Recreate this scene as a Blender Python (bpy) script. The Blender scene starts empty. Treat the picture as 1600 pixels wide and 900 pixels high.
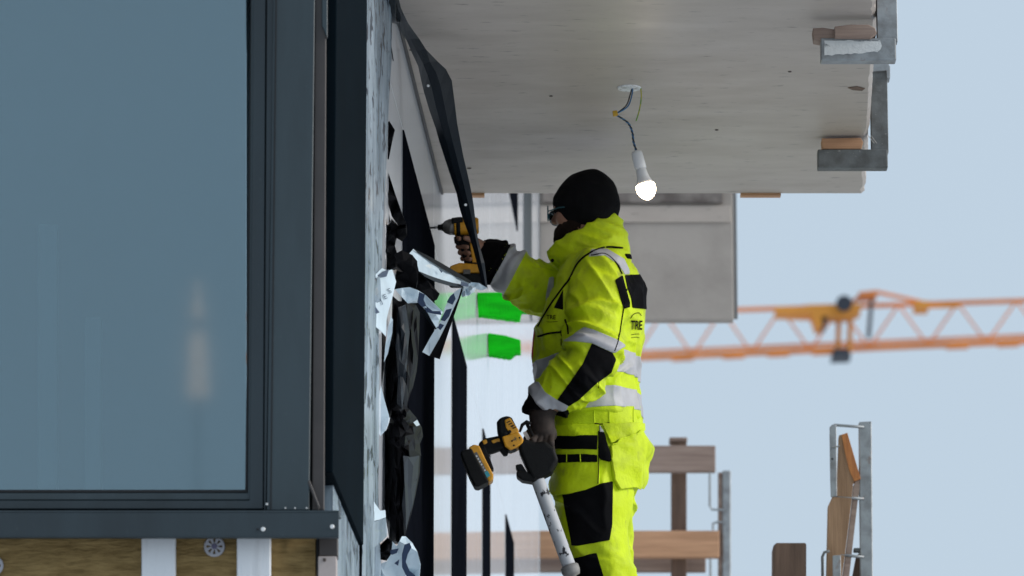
import bpy, bmesh, math, random
import numpy as np
from mathutils import Vector, Matrix
from mathutils.bvhtree import BVHTree

random.seed(7)
R = math.radians
sc = bpy.context.scene
col = sc.collection

# ------------------------------------------------------------------ camera
PITCH = R(13.5)
F = 8055.0                       # focal length in pixels of a 1600 px wide picture
CAM = np.array([0.0, 0.0, 1.6])
cam = bpy.data.cameras.new('camera')
cam.lens = F * 36.0 / 1600.0
cam.sensor_width = 36.0
cam.clip_start = 0.5
cam.clip_end = 6000
cam.dof.use_dof = True
cam.dof.focus_distance = 16.1
cam.dof.aperture_fstop = 6.3
cam.dof.aperture_blades = 9
camo = bpy.data.objects.new('camera', cam)
col.objects.link(camo)
camo.location = CAM
camo.rotation_euler = (R(90) + PITCH, 0, 0)
sc.camera = camo

# ------------------------------------------------------------------ sky and sun
SUN_EL, SUN_AZ = R(24), R(98)      # azimuth measured clockwise from +Y (the way the camera looks)
world = bpy.data.worlds.new('World')
sc.world = world
world.use_nodes = True
wn, wl = world.node_tree.nodes, world.node_tree.links
wn.clear()
sky = wn.new('ShaderNodeTexSky')
sky.sky_type = 'NISHITA'
sky.sun_disc = False
sky.sun_elevation = SUN_EL
sky.sun_rotation = SUN_AZ
sky.air_density = 1.0
sky.dust_density = 3.0
sky.ozone_density = 2.0
wmix = wn.new('ShaderNodeMix'); wmix.data_type = 'RGBA'
wmix.inputs[0].default_value = 0.82               # an even cloud layer over the clear sky
wmix.inputs[7].default_value = (6.05, 7.3, 8.5, 1)
wl.new(sky.outputs[0], wmix.inputs[6])
bg = wn.new('ShaderNodeBackground'); bg.inputs[1].default_value = 0.1
wo = wn.new('ShaderNodeOutputWorld')
wl.new(wmix.outputs[2], bg.inputs[0]); wl.new(bg.outputs[0], wo.inputs[0])

sun = bpy.data.lights.new('sun', 'SUN')
sun.energy = 2.2
sun.angle = R(22)
sun.color = (1.0, 0.97, 0.93)
suno = bpy.data.objects.new('sun', sun)
col.objects.link(suno)
sd = Vector((math.sin(SUN_AZ) * math.cos(SUN_EL), math.cos(SUN_AZ) * math.cos(SUN_EL), math.sin(SUN_EL)))
suno.rotation_euler = sd.to_track_quat('Z', 'Y').to_euler()
suno.location = (8, 2, 12)

sc.view_settings.view_transform = 'Standard'
sc.view_settings.look = 'None'
sc.view_settings.exposure = 0.0
sc.view_settings.gamma = 1.0
sc.view_settings.use_curve_mapping = False
sc.render.engine = 'CYCLES'
sc.cycles.max_bounces = 8
sc.cycles.use_denoising = True

# ------------------------------------------------------------------ measuring helpers
cp, sp_ = math.cos(PITCH), math.sin(PITCH)
FWD = np.array([0, cp, sp_]); UP = np.array([0, -sp_, cp]); RT = np.array([1.0, 0, 0])

def ray(px, py):
    return RT * ((px - 800) / F) + UP * ((450 - py) / F) + FWD

def P(px, py, Y):                 # the point at distance Y that is seen there
    d = ray(px, py)
    return CAM + d * (Y / d[1])

def on_z(px, py, z):
    d = ray(px, py)
    return CAM + d * ((z - CAM[2]) / d[2])

def to_px(V):                     # array of points -> picture coordinates
    q = np.asarray(V) - CAM
    dep = q @ FWD
    return 800 + F * (q @ RT) / dep, 450 - F * (q @ UP) / dep

WA = R(2.85)                      # the long wall runs away from us, 2.85 degrees to the right
WD = np.array([math.sin(WA), math.cos(WA), 0.0])
WN = np.array([math.cos(WA), -math.sin(WA), 0.0])
_d = ray(668, 356)
_tip = CAM + _d * 17.56
WO = _tip - WD * (_tip[1] / WD[1])

def W(s, n, z):
    return WO + WD * s + WN * n + np.array([0, 0, z])- np.array([0, 0, WO[2]])

def on_wall(px, py, n=0.0):
    d = ray(px, py)
    t = ((WO + WN * n - CAM) @ WN) / (d @ WN)
    return CAM + d * t

def wall_s(px, py):
    return (on_wall(px, py) - WO) @ WD

# ------------------------------------------------------------------ materials
MATS = {}
def mat(name, c, rough=0.6, metal=0.0, spec=0.5, var=0.0, c2=None, scale=8.0, stretch=(1, 1, 1), contrast=(0.35, 0.65),
        bump=0.0, bscale=60.0, bstretch=(1, 1, 1), coat=0.0, detail=6.0, speck=None, rvar=0.0, dist=0.02, rot=(0, 0, 0)):
    m = bpy.data.materials.new(name)
    m.use_nodes = True
    nt = m.node_tree; n = nt.nodes; l = nt.links
    b = n['Principled BSDF']
    b.inputs['Base Color'].default_value = (*c, 1)
    b.inputs['Roughness'].default_value = rough
    b.inputs['Metallic'].default_value = metal
    b.inputs['Specular IOR Level'].default_value = spec
    b.inputs['Coat Weight'].default_value = coat
    tc = n.new('ShaderNodeTexCoord')
    def nz(sc_, st, det=detail, rotv=rot):
        mp = n.new('ShaderNodeMapping'); mp.inputs['Scale'].default_value = st; mp.inputs['Rotation'].default_value = rotv
        t = n.new('ShaderNodeTexNoise'); t.inputs['Scale'].default_value = sc_; t.inputs['Detail'].default_value = det
        t.inputs['Roughness'].default_value = 0.6
        l.new(tc.outputs['Object'], mp.inputs[0]); l.new(mp.outputs[0], t.inputs[0])
        return t
    out = None
    if c2 is None and var > 0:
        c2 = tuple(x * (1 - var) for x in c)
        c = tuple(min(1, x * (1 + var * 0.6)) for x in c)
    if c2 is not None:
        t = nz(scale, stretch)
        mr = n.new('ShaderNodeMapRange'); mr.inputs[1].default_value = contrast[0]; mr.inputs[2].default_value = contrast[1]
        mx = n.new('ShaderNodeMix'); mx.data_type = 'RGBA'
        mx.inputs[6].default_value = (*c, 1); mx.inputs[7].default_value = (*c2, 1)
        l.new(t.outputs[0], mr.inputs[0]); l.new(mr.outputs[0], mx.inputs[0])
        out = mx.outputs[2]
        if rvar:
            rr = n.new('ShaderNodeMapRange'); rr.inputs[3].default_value = rough - rvar; rr.inputs[4].default_value = rough + rvar
            rr.inputs[1].default_value = 0.3; rr.inputs[2].default_value = 0.7
            l.new(t.outputs[0], rr.inputs[0]); l.new(rr.outputs[0], b.inputs['Roughness'])
    if speck is not None:                       # (colour, scale, stretch, lower edge, upper edge)
        t = nz(speck[1], speck[2], 3)
        mr = n.new('ShaderNodeMapRange'); mr.inputs[1].default_value = speck[3]; mr.inputs[2].default_value = speck[4]
        mx = n.new('ShaderNodeMix'); mx.data_type = 'RGBA'
        mx.inputs[6].default_value = (*c, 1); mx.inputs[7].default_value = (*speck[0], 1)
        if out is not None: l.new(out, mx.inputs[6])
        l.new(t.outputs[0], mr.inputs[0]); l.new(mr.outputs[0], mx.inputs[0])
        out = mx.outputs[2]
    if out is not None: l.new(out, b.inputs['Base Color'])
    if bump > 0:
        t = nz(bscale, bstretch)
        bp = n.new('ShaderNodeBump'); bp.inputs['Strength'].default_value = bump; bp.inputs['Distance'].default_value = dist
        l.new(t.outputs[0], bp.inputs['Height']); l.new(bp.outputs[0], b.inputs['Normal'])
    MATS[name] = m
    return m

mat('snow', (0.62, 0.64, 0.66), 0.8, var=0.15, scale=0.3)
mat('dark_metal', (0.020, 0.033, 0.041), 0.45, var=0.22, scale=3, stretch=(2, 2, 0.4), bump=0.05, bscale=30, speck=((0.075, 0.09, 0.10), 70, (1, 1, 0.5), 0.66, 0.90))
mat('dark_metal_b', (0.029, 0.046, 0.055), 0.45, var=0.22, scale=3, stretch=(2, 2, 0.4), bump=0.05, bscale=30, speck=((0.075, 0.09, 0.10), 70, (1, 1, 0.5), 0.66, 0.90))
mat('corner_metal', (0.0045, 0.0085, 0.012), 0.9, spec=0.02, var=0.15, scale=2.5, bump=0.03, bscale=30)
mat('gasket', (0.008, 0.009, 0.011), 0.7)
mat('brown_metal', (0.050, 0.042, 0.040), 0.5, var=0.2, scale=6)
mat('dark_panel', (0.005, 0.006, 0.009), 1.0, spec=0.0, var=0.2, scale=3)
mat('white_panel', (0.72, 0.75, 0.80), 0.08, spec=0.3, var=0.06, scale=1.2, bump=0.06, bscale=9, bstretch=(1, 1, 0.12), dist=0.01)
mat('core', (0.2, 0.2, 0.2), 0.9)
mat('concrete', (0.49, 0.425, 0.372), 0.42, spec=0.28, c2=(0.415, 0.358, 0.314), scale=4.5, stretch=(0.75, 2.2, 2.2), contrast=(0.25, 0.75), rvar=0.07,
    bump=0.035, bscale=14, bstretch=(0.2, 3, 3), dist=0.01, detail=9, speck=((0.12, 0.10, 0.09), 34, (0.35, 1.5, 1.5), 0.63, 0.80))
mat('far_concrete', (0.40, 0.355, 0.315), 0.8, c2=(0.31, 0.272, 0.24), scale=3.0, contrast=(0.35, 0.65), bump=0.1, bscale=20)
mat('wool', (0.37, 0.255, 0.11), 0.95, spec=0.1, c2=(0.15, 0.095, 0.036), scale=22, stretch=(0.5, 1, 2.2), contrast=(0.35, 0.75), bump=0.6, bscale=60, bstretch=(0.4, 1, 2), detail=10)
mat('white_paint', (0.74, 0.76, 0.79), 0.55, c2=(0.60, 0.61, 0.63), scale=9, stretch=(3, 1, 0.3), contrast=(0.45, 0.75), bump=0.15, bscale=40, bstretch=(2, 1, 0.15))
mat('grey_plastic', (0.42, 0.42, 0.46), 0.45, var=0.1, scale=20)
mat('purple_plastic', (0.13, 0.12, 0.2), 0.5)
mat('screw', (0.75, 0.75, 0.74), 0.35, metal=0.3)
mat('screw_dark', (0.08, 0.06, 0.05), 0.5, metal=0.4)
mat('pinkish_board', (0.42, 0.36, 0.34), 0.7, var=0.2, scale=10)
mat('wood', (0.58, 0.32, 0.18), 0.75, c2=(0.40, 0.21, 0.11), scale=7, stretch=(0.35, 6, 6), contrast=(0.35, 0.7), bump=0.2, bscale=20, bstretch=(0.3, 8, 8), speck=((0.07, 0.035, 0.02), 5, (0.8, 3, 3), 0.68, 0.76))
mat('wood_grey', (0.36, 0.265, 0.215), 0.8, c2=(0.22, 0.15, 0.12), scale=7, stretch=(0.35, 6, 6), contrast=(0.35, 0.7), bump=0.2, bscale=20, bstretch=(0.3, 8, 8))
mat('wood_up', (0.34, 0.205, 0.115), 0.75, c2=(0.20, 0.11, 0.055), scale=7, stretch=(6, 6, 0.35), contrast=(0.35, 0.7), bump=0.2, bscale=20, bstretch=(8, 8, 0.3), speck=((0.06, 0.035, 0.02), 6, (3, 3, 0.7), 0.66, 0.74))
mat('wood_up_dark', (0.17, 0.105, 0.072), 0.8, c2=(0.085, 0.052, 0.036), scale=7, stretch=(5, 5, 0.4), contrast=(0.35, 0.7), bump=0.25, bscale=25, bstretch=(8, 8, 0.3))
mat('wood_orange', (0.52, 0.20, 0.05), 0.6, c2=(0.33, 0.11, 0.03), scale=12, stretch=(5, 5, 0.4), bump=0.15, bscale=30)
mat('galv', (0.34, 0.36, 0.37), 0.5, metal=0.55, c2=(0.20, 0.20, 0.20), scale=16, contrast=(0.4, 0.7), bump=0.08, bscale=60, speck=((0.22, 0.13, 0.09), 14, (1, 1, 0.6), 0.62, 0.72))
mat('galv_dark', (0.17, 0.18, 0.18), 0.6, metal=0.4, c2=(0.10, 0.10, 0.095), scale=18, contrast=(0.35, 0.7), bump=0.12, bscale=50, speck=((0.34, 0.33, 0.32), 60, (1, 1, 1), 0.66, 0.72))
mat('galv_white', (0.66, 0.67, 0.66), 0.7, c2=(0.20, 0.21, 0.22), scale=20, stretch=(0.6, 1, 1.6), contrast=(0.56, 0.62), bump=0.2, bscale=60)
mat('lamp_plastic', (0.72, 0.72, 0.72), 0.4, var=0.05, scale=20)
mat('plate_white', (0.8, 0.8, 0.8), 0.5, c2=(0.45, 0.43, 0.42), scale=60, contrast=(0.5, 0.6))
mat('wire_blue', (0.03, 0.13, 0.27), 0.5)
mat('wire_black', (0.02, 0.018, 0.018), 0.5)
mat('wire_green', (0.16, 0.33, 0.05), 0.5, c2=(0.45, 0.42, 0.05), scale=30, contrast=(0.45, 0.55))
mat('connector', (0.62, 0.36, 0.03), 0.5, var=0.2, scale=80)
mat('green_plastic', (0.003, 0.52, 0.006), 0.75, spec=0.15, var=0.25, scale=6, stretch=(1, 1, 5), bump=0.2, bscale=30, bstretch=(6, 6, 0.4))
mat('ledge_concrete', (0.24, 0.21, 0.19), 0.9, c2=(0.12, 0.10, 0.09), scale=7, contrast=(0.4, 0.6))
mat('crane_orange', (0.88, 0.27, 0.05), 0.6, var=0.2, scale=0.4)
mat('crane_yellow', (0.82, 0.32, 0.04), 0.6, var=0.2, scale=0.4)
mat('crane_dark', (0.04, 0.045, 0.06), 0.6)
# films
mat('film_black', (0.005, 0.005, 0.006), 0.40, spec=0.045, bump=0.10, bscale=16, detail=2, dist=0.012)
mat('film_blueblack', (0.010, 0.014, 0.019), 0.42, spec=0.18, bump=0.12, bscale=14, detail=3, dist=0.01)
mat('film_print', (0.62, 0.72, 0.78), 0.3, spec=0.5, c2=(0.010, 0.030, 0.085), scale=11, contrast=(0.555, 0.575), detail=1.0, bump=0.2, bscale=22, dist=0.01)
mat('film_white', (0.58, 0.69, 0.76), 0.3, spec=0.5, var=0.12, scale=9, detail=3.0, bump=0.2, bscale=22, dist=0.01)
mat('film_grey', (0.33, 0.40, 0.46), 0.24, spec=0.3, c2=(0.14, 0.19, 0.235), scale=3, stretch=(1.6, 1.6, 0.8), contrast=(0.4, 0.62), detail=5, bump=0.3, bscale=9, bstretch=(2, 2, 0.5), dist=0.02, speck=((0.03, 0.045, 0.07), 9, (1.1, 1.1, 1.3), 0.56, 0.62))  # specks put the dark streaks of light on the wrinkles into the colour
mat('navy_ink', (0.010, 0.026, 0.07), 0.4)
# person
mat('hivis', (0.61, 0.76, 0.008), 0.62, spec=0.25, c2=(0.41, 0.53, 0.011), scale=9, contrast=(0.4, 0.8), bump=0.35, bscale=34, dist=0.012, detail=4, speck=((0.30, 0.34, 0.03), 18, (1, 1, 0.7), 0.62, 0.80))
mat('hivis_dirty', (0.59, 0.74, 0.008), 0.62, spec=0.25, c2=(0.33, 0.40, 0.025), scale=11, contrast=(0.45, 0.85), bump=0.4, bscale=30, dist=0.014, detail=4, speck=((0.22, 0.24, 0.04), 15, (1, 1, 0.7), 0.62, 0.80))
mat('black_cloth', (0.0045, 0.0045, 0.0055), 0.9, spec=0.07, var=0.3, scale=15, bump=0.3, bscale=300, dist=0.004)
mat('reflective', (0.45, 0.45, 0.48), 0.5, c2=(0.36, 0.36, 0.38), scale=14, contrast=(0.4, 0.7), bump=0.1, bscale=60, dist=0.005)
mat('beanie_knit', (0.007, 0.007, 0.008), 0.95, spec=0.1, bump=0.5, bscale=160, bstretch=(1, 1, 0.25), dist=0.006)
mat('skin', (0.36, 0.185, 0.125), 0.5, var=0.15, scale=20, bump=0.08, bscale=150, dist=0.003)
mat('beard', (0.020, 0.013, 0.010), 0.9, spec=0.1, bump=0.6, bscale=240, bstretch=(1, 1, 0.3), dist=0.006)
mat('glasses_frame', (0.015, 0.09, 0.12), 0.35)
mat('glove', (0.030, 0.019, 0.015), 0.8, var=0.4, scale=40)
mat('red_plastic', (0.45, 0.015, 0.04), 0.4)
mat('boot', (0.03, 0.025, 0.02), 0.7)
# tools
mat('tool_yellow', (0.72, 0.33, 0.015), 0.45, var=0.15, scale=30, speck=((0.10, 0.07, 0.03), 40, (1, 1, 1), 0.64, 0.72))
mat('tool_black', (0.0065, 0.0065, 0.007), 0.6, spec=0.2, var=0.25, scale=30, bump=0.1, bscale=120)
mat('tool_grey', (0.16, 0.15, 0.14), 0.45, metal=0.5, var=0.2, scale=40)
mat('tool_label', (0.05, 0.35, 0.42), 0.5)
mat('barrel', (0.52, 0.53, 0.55), 0.62, metal=0.0, spec=0.3, speck=((0.03, 0.03, 0.035), 38, (1, 1, 0.8), 0.58, 0.61), var=0.08, scale=12)
mat('nozzle', (0.26, 0.25, 0.24), 0.6, var=0.2, scale=30)
mat('steel', (0.35, 0.34, 0.33), 0.35, metal=0.8)
# room behind the window
mat('blind', (0.30, 0.37, 0.40), 0.9, var=0.1, scale=1.5)
mat('room', (0.18, 0.22, 0.25), 0.9)
mat('pale_reflection', (0.80, 0.84, 0.86), 0.8)

def glass_mat(name, tint, refl, fac, rough=0.0):
    m = bpy.data.materials.new(name); m.use_nodes = True
    n = m.node_tree.nodes; l = m.node_tree.links
    n.remove(n['Principled BSDF'])
    tr = n.new('ShaderNodeBsdfTransparent'); tr.inputs[0].default_value = (*tint, 1)
    gl = n.new('ShaderNodeBsdfGlossy'); gl.inputs[0].default_value = (*refl, 1); gl.inputs['Roughness'].default_value = rough
    lw = n.new('ShaderNodeLayerWeight'); lw.inputs[0].default_value = fac
    mx = n.new('ShaderNodeMixShader')
    l.new(lw.outputs['Fresnel'], mx.inputs[0]); l.new(tr.outputs[0], mx.inputs[1]); l.new(gl.outputs[0], mx.inputs[2])
    l.new(mx.outputs[0], n['Material Output'].inputs[0])
    MATS[name] = m
    return m
glass_mat('pane_glass', (0.66, 0.76, 0.80), (0.64, 0.80, 0.86), 0.65, 0.03)
glass_mat('lens_glass', (0.9, 0.95, 0.97), (0.85, 0.97, 1.0), 0.85, 0.1)

def emit_mat(name, c, strength):
    m = bpy.data.materials.new(name); m.use_nodes = True
    b = m.node_tree.nodes['Principled BSDF']
    b.inputs['Base Color'].default_value = (0.8, 0.8, 0.8, 1)
    b.inputs['Emission Color'].default_value = (*c, 1); b.inputs['Emission Strength'].default_value = strength
    MATS[name] = m
    return m
emit_mat('bulb_glow', (1.0, 0.78, 0.50), 20.0)
emit_mat('mast_lamp', (1.0, 0.62, 0.46), 0.62)

# ------------------------------------------------------------------ object helpers
def tag(o, label=None, cat=None, group=None, kind=None):
    if label: o['label'] = label
    if cat: o['category'] = cat
    if group: o['group'] = group
    if kind: o['kind'] = kind
    return o

def empty(name, loc=(0, 0, 0), parent=None):
    o = bpy.data.objects.new(name, None)
    o.empty_display_size = 0.1
    col.objects.link(o)
    o.location = loc
    if parent: set_parent(o, parent)
    return o

def set_parent(o, p):
    o.parent = p
    o.matrix_parent_inverse = Matrix.Translation(-p.location)     # things keep world coordinates

def obj(name, verts, faces, m, parent=None, smooth=False, bevel=0.0, segs=2):
    me = bpy.data.meshes.new(name)
    me.from_pydata([tuple(map(float, v)) for v in verts], [], [tuple(int(i) for i in f) for f in faces])
    return finish(name, me, m, parent, smooth, bevel, segs)

def finish(name, me, m, parent=None, smooth=False, bevel=0.0, segs=2):
    if isinstance(m, (list, tuple)):
        for k in m: me.materials.append(MATS[k])
    else:
        me.materials.append(MATS[m])
    me.update()
    if smooth: me.shade_smooth()
    o = bpy.data.objects.new(name, me)
    col.objects.link(o)
    if parent is not None: set_parent(o, parent)
    if bevel > 0:
        b = o.modifiers.new('bevel', 'BEVEL'); b.width = bevel; b.segments = segs; b.limit_method = 'ANGLE'; b.angle_limit = R(40)
    return o

class MB:
    def __init__(self): self.v = []; self.f = []
    def add(self, verts, faces):
        k = len(self.v)
        self.v += [np.asarray(x, float) for x in verts]
        self.f += [tuple(i + k for i in f) for f in faces]
        return self
    def hexa(self, c):            # eight corners: four of one end, four of the other
        return self.add(c, [(0, 3, 2, 1), (4, 5, 6, 7), (0, 1, 5, 4), (1, 2, 6, 5), (2, 3, 7, 6), (3, 0, 4, 7)])
    def box(self, a, b):
        x0, y0, z0 = a; x1, y1, z1 = b
        return self.hexa([(x0, y0, z0), (x1, y0, z0), (x1, y1, z0), (x0, y1, z0), (x0, y0, z1), (x1, y0, z1), (x1, y1, z1), (x0, y1, z1)])
    def wbox(self, s0, s1, n0, n1, z0, z1):          # a box in the long wall's own directions
        return self.hexa([W(s0, n0, z0), W(s0, n1, z0), W(s1, n1, z0), W(s1, n0, z0), W(s0, n0, z1), W(s0, n1, z1), W(s1, n1, z1), W(s1, n0, z1)])
    def prism(self, poly, off):                       # planar polygon (3D) pushed along off
        n = len(poly); off = np.asarray(off, float)
        poly = [np.asarray(p, float) for p in poly]
        v = poly + [p + off for p in poly]
        f = [tuple(range(n)), tuple(range(2 * n - 1, n - 1, -1))]
        f += [(i, i + n, (i + 1) % n + n, (i + 1) % n) for i in range(n)]
        return self.add(v, f)
    def ppx(self, pts, Y, t):                         # outline in the picture at distance Y, thickness t away from us
        return self.prism([P(x, y, Y) for x, y in pts], (0, t, 0))
    def tube(self, pts, r, n=10, caps=True):
        pts = [np.asarray(p, float) for p in pts]
        rs = r if isinstance(r, (list, tuple, np.ndarray)) else [r] * len(pts)
        k0 = len(self.v); rings = len(pts)
        ref = None
        for i, p in enumerate(pts):
            t = pts[min(i + 1, rings - 1)] - pts[max(i - 1, 0)]
            t = t / (np.linalg.norm(t) + 1e-12)
            if ref is None:
                ref = np.cross(t, (0, 0, 1.0))
                if np.linalg.norm(ref) < 1e-3: ref = np.cross(t, (1.0, 0, 0))
            ref = ref - t * (ref @ t); ref /= np.linalg.norm(ref)
            bi = np.cross(t, ref)
            for j in range(n):
                a = 2 * math.pi * j / n
                self.v.append(p + rs[i] * (math.cos(a) * ref + math.sin(a) * bi))
        for i in range(rings - 1):
            for j in range(n):
                a = k0 + i * n + j; b = k0 + i * n + (j + 1) % n
                self.f.append((a, b, b + n, a + n))
        if caps:
            self.f.append(tuple(k0 + j for j in range(n - 1, -1, -1)))
            self.f.append(tuple(k0 + (rings - 1) * n + j for j in range(n)))
        return self
    def build(self, name, m, parent=None, smooth=False, bevel=0.0, segs=2):
        o = obj(name, self.v, self.f, m, parent, smooth, bevel, segs)
        bm = bmesh.new(); bm.from_mesh(o.data); bmesh.ops.recalc_face_normals(bm, faces=bm.faces); bm.to_mesh(o.data); bm.free()
        return o

def smooth_path(pts, n=8):                            # Catmull-Rom through the points
    pts = [np.asarray(p, float) for p in pts]
    q = [2 * pts[0] - pts[1]] + pts + [2 * pts[-1] - pts[-2]]
    out = []
    for i in range(1, len(q) - 2):
        p0, p1, p2, p3 = q[i - 1], q[i], q[i + 1], q[i + 2]
        for k in range(n):
            t = k / n
            out.append(0.5 * (2 * p1 + (p2 - p0) * t + (2 * p0 - 5 * p1 + 4 * p2 - p3) * t * t + (3 * p1 - p0 - 3 * p2 + p3) * t ** 3))
    out.append(pts[-1])
    return out

_rng = np.random.RandomState(11)
_tab = _rng.rand(32, 32, 32)
def vnoise(Q, seed=0):                                # smooth value noise, 0..1, on an array of points
    Q = np.asarray(Q, float) + seed * 7.31
    i = np.floor(Q).astype(int); f = Q - i
    f = f * f * (3 - 2 * f)
    i0 = i % 32; i1 = (i + 1) % 32
    def g(a, b, c): return _tab[a[..., 0], b[..., 1], c[..., 2]]
    x, y, z = f[..., 0], f[..., 1], f[..., 2]
    c00 = g(i0, i0, i0) * (1 - x) + g(i1, i0, i0) * x
    c10 = g(i0, i1, i0) * (1 - x) + g(i1, i1, i0) * x
    c01 = g(i0, i0, i1) * (1 - x) + g(i1, i0, i1) * x
    c11 = g(i0, i1, i1) * (1 - x) + g(i1, i1, i1) * x
    return (c00 * (1 - y) + c10 * y) * (1 - z) + (c01 * (1 - y) + c11 * y) * z

def ridged(Q, seed=0):
    return 1 - np.abs(2 * vnoise(Q, seed) - 1)
# ================================================================== setting
g = MB(); g.add([(-2500, -600, 0), (2500, -600, 0), (2500, 4500, 0), (-2500, 4500, 0)], [(0, 1, 2, 3)])
tag(g.build('ground', 'snow'), kind='structure')

SOFFIT = 6.20
ZTOP = 5.92            # top edge of the dark panels
YB = 13.13             # plane of the window bay that faces us
building = empty('building', (W(18, -1, 0)[0], 18, 0))
tag(building, 'dark grey window bay and long glossy white facade still under construction', 'building')

S0 = 13.20             # bay corner along the long wall
S_COL = wall_s(565, 300)
S_FILM = wall_s(604, 150)
S_END = wall_s(842, 700)
ZB = 4.27              # lower edge of the dark corner panel

# ---- core wall behind the cladding
c = MB(); c.wbox(S0 + 0.12, S_END - 0.01, -0.14, -0.035, 0, 11.0)
c.build('wall', 'core', building)

# ---- cladding of the long wall
def panel(s0, s1, z0, z1, m, name, n=0.0):
    b = MB(); b.wbox(s0 + 0.0015, s1 - 0.0015, -0.03, n, z0 + 0.001, z1 - 0.001)
    return b.build(name, m, building, bevel=0.001, segs=1)
darks = [(wall_s(629, 300), wall_s(677, 600)), (wall_s(706, 700), wall_s(728, 700)), (wall_s(754, 820), wall_s(765, 820)), (wall_s(790, 850), wall_s(802, 880))]
edges = [S_FILM]
for a, b in darks: edges += [a, b]
edges.append(S_END)
for i in range(len(edges) - 1):
    a, b = edges[i], edges[i + 1]
    if i % 2 == 0:
        panel(a, b, 2.9, ZTOP, 'white_panel', 'cladding_panel')
    else:
        panel(a, b, 2.9, ZTOP, 'dark_panel', 'dark_panel', 0.004)
    panel(a, b, 0.05, 2.9, 'white_panel', 'cladding_panel')
# row above the dark panels, broken up where the upper floor shows
up_dark = (wall_s(793, 330), wall_s(808, 340)); up_strip = (wall_s(818, 350), wall_s(830, 350))
ed2 = [S0, S_COL, S_FILM] + [x for x in edges[2:-1:2] if x < up_dark[0] - 0.4]
ed2 += [S_END]
ed2 = ed2[:-1]
for a, b in zip(ed2[2:-1], ed2[3:]):
    panel(a, b, ZTOP, 7.46, 'white_panel', 'cladding_panel')
    panel(a, b, 7.46, 9.4, 'white_panel', 'cladding_panel')
a = ed2[-1]
panel(a, up_dark[0], ZTOP, 7.46, 'white_panel', 'cladding_panel'); panel(a, up_dark[0], 7.46, 9.4, 'white_panel', 'cladding_panel')
panel(up_dark[0], up_dark[1], ZTOP, 7.46, 'white_panel', 'cladding_panel'); panel(up_dark[0], up_dark[1], 7.46, 9.4, 'dark_panel', 'dark_panel', 0.004)
panel(up_dark[1], up_strip[0], ZTOP, 9.4, 'white_panel', 'cladding_panel')
panel(up_strip[0], up_strip[1], 7.36, 9.4, 'dark_metal', 'dark_panel', 0.004); panel(up_strip[0], up_strip[1], ZTOP, 7.36, 'white_panel', 'cladding_panel')
panel(up_strip[1], S_END, ZTOP, 9.4, 'white_panel', 'cladding_panel')
panel(S0 + 0.2, S_END, 9.4, 11.0, 'white_panel', 'cladding_panel')

# dark corner panel of the bay, and the film-wrapped panels beside and below it
b = MB(); b.wbox(S0, S_COL, -0.03, 0.012, ZB, 9.4); b.build('corner_panel', 'corner_metal', building, bevel=0.002, segs=1)
panel(S0 + 0.16, S_COL, 0.05, ZB, 'film_grey', 'cladding_panel')
S_MID = wall_s(588, 650)
panel(S_COL, S_MID, 0.05, 9.4, 'film_grey', 'cladding_panel')
panel(S_MID, S_FILM, 0.05, 9.4, 'white_panel', 'cladding_panel')

# ---- window bay facing us
def fx(x0, x1, y0, y1, Y, t, name, m, parent, bevel=0.002):
    b = MB(); b.ppx([(x0, y0), (x1, y0), (x1, y1), (x0, y1)], Y, t)
    return b.build(name, m, parent, bevel=bevel, segs=1)
XL = -560             # bay runs on out of the picture on the left
YT = -330
win = empty('window', tuple(P(0, 796, YB)), building)
fx(XL, 384.5, YT, 765.5, YB + 0.045, 0.02, 'window_pane', 'pane_glass', win, 0)
def quad(pts, Y, t, name, m, parent, bevel=0.0015):
    b = MB(); b.ppx(pts, Y, t); return b.build(name, m, parent, bevel=bevel, segs=1)
dxt = 3.9             # verticals lean a little towards the top of the picture
quad([(391.5 + dxt, YT), (395 + dxt, YT), (387, 770), (XL, 770), (XL, 765), (383, 765)], YB + 0.03, 0.03, 'gasket', 'gasket', win)
quad([(395 + dxt, YT), (413 + dxt, YT), (411, 795), (XL, 795), (XL, 782), (390, 782)], YB + 0.012, 0.05, 'window_frame', 'dark_metal', win)
quad([(391.5 + dxt, YT), (399 + dxt, YT), (392, 781), (XL, 781), (XL, 770.3), (387.3, 770.3)], YB + 0.02, 0.045, 'glazing_bead', 'dark_metal_b', win)
quad([(413.2 + dxt, YT), (430 + dxt, YT), (415.2, 797), (411.2, 797)], YB + 0.022, 0.05, 'frame_groove', 'gasket', win)
quad([(415.5 + dxt, YT), (430 + dxt, YT), (415.6, 797), (412.5, 797)], YB + 0.008, 0.04, 'frame_cover', 'dark_metal', win)
pil = quad([(431.5, YT), (491.5 + dxt, YT), (483, 797), (416.8, 797)], YB, 0.06, 'pilaster', 'dark_metal_b', building)
quad([(434.0, YT), (436.0, YT), (424.0, 797), (422.0, 797)], YB - 0.0025, 0.004, 'groove_line', 'gasket', pil, 0)
fx(482, 500, YT, 797, YB + 0.05, 0.05, 'shadow_gap', 'gasket', building)
quad([(494.5, YT), (511, YT), (506.5, 797), (487.5, 797)], YB + 0.02, 0.03, 'surround', 'brown_metal', building)
quad([(503, 40), (511.6, 60), (512, YT), (503, YT)], YB + 0.012, 0.01, 'surround_cap', 'dark_metal_b', building)
quad([(480, 752), (484, 750), (500, 792), (497, 797)], YB - 0.001, 0.015, 'brace_strip', 'brown_metal', building)

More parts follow.
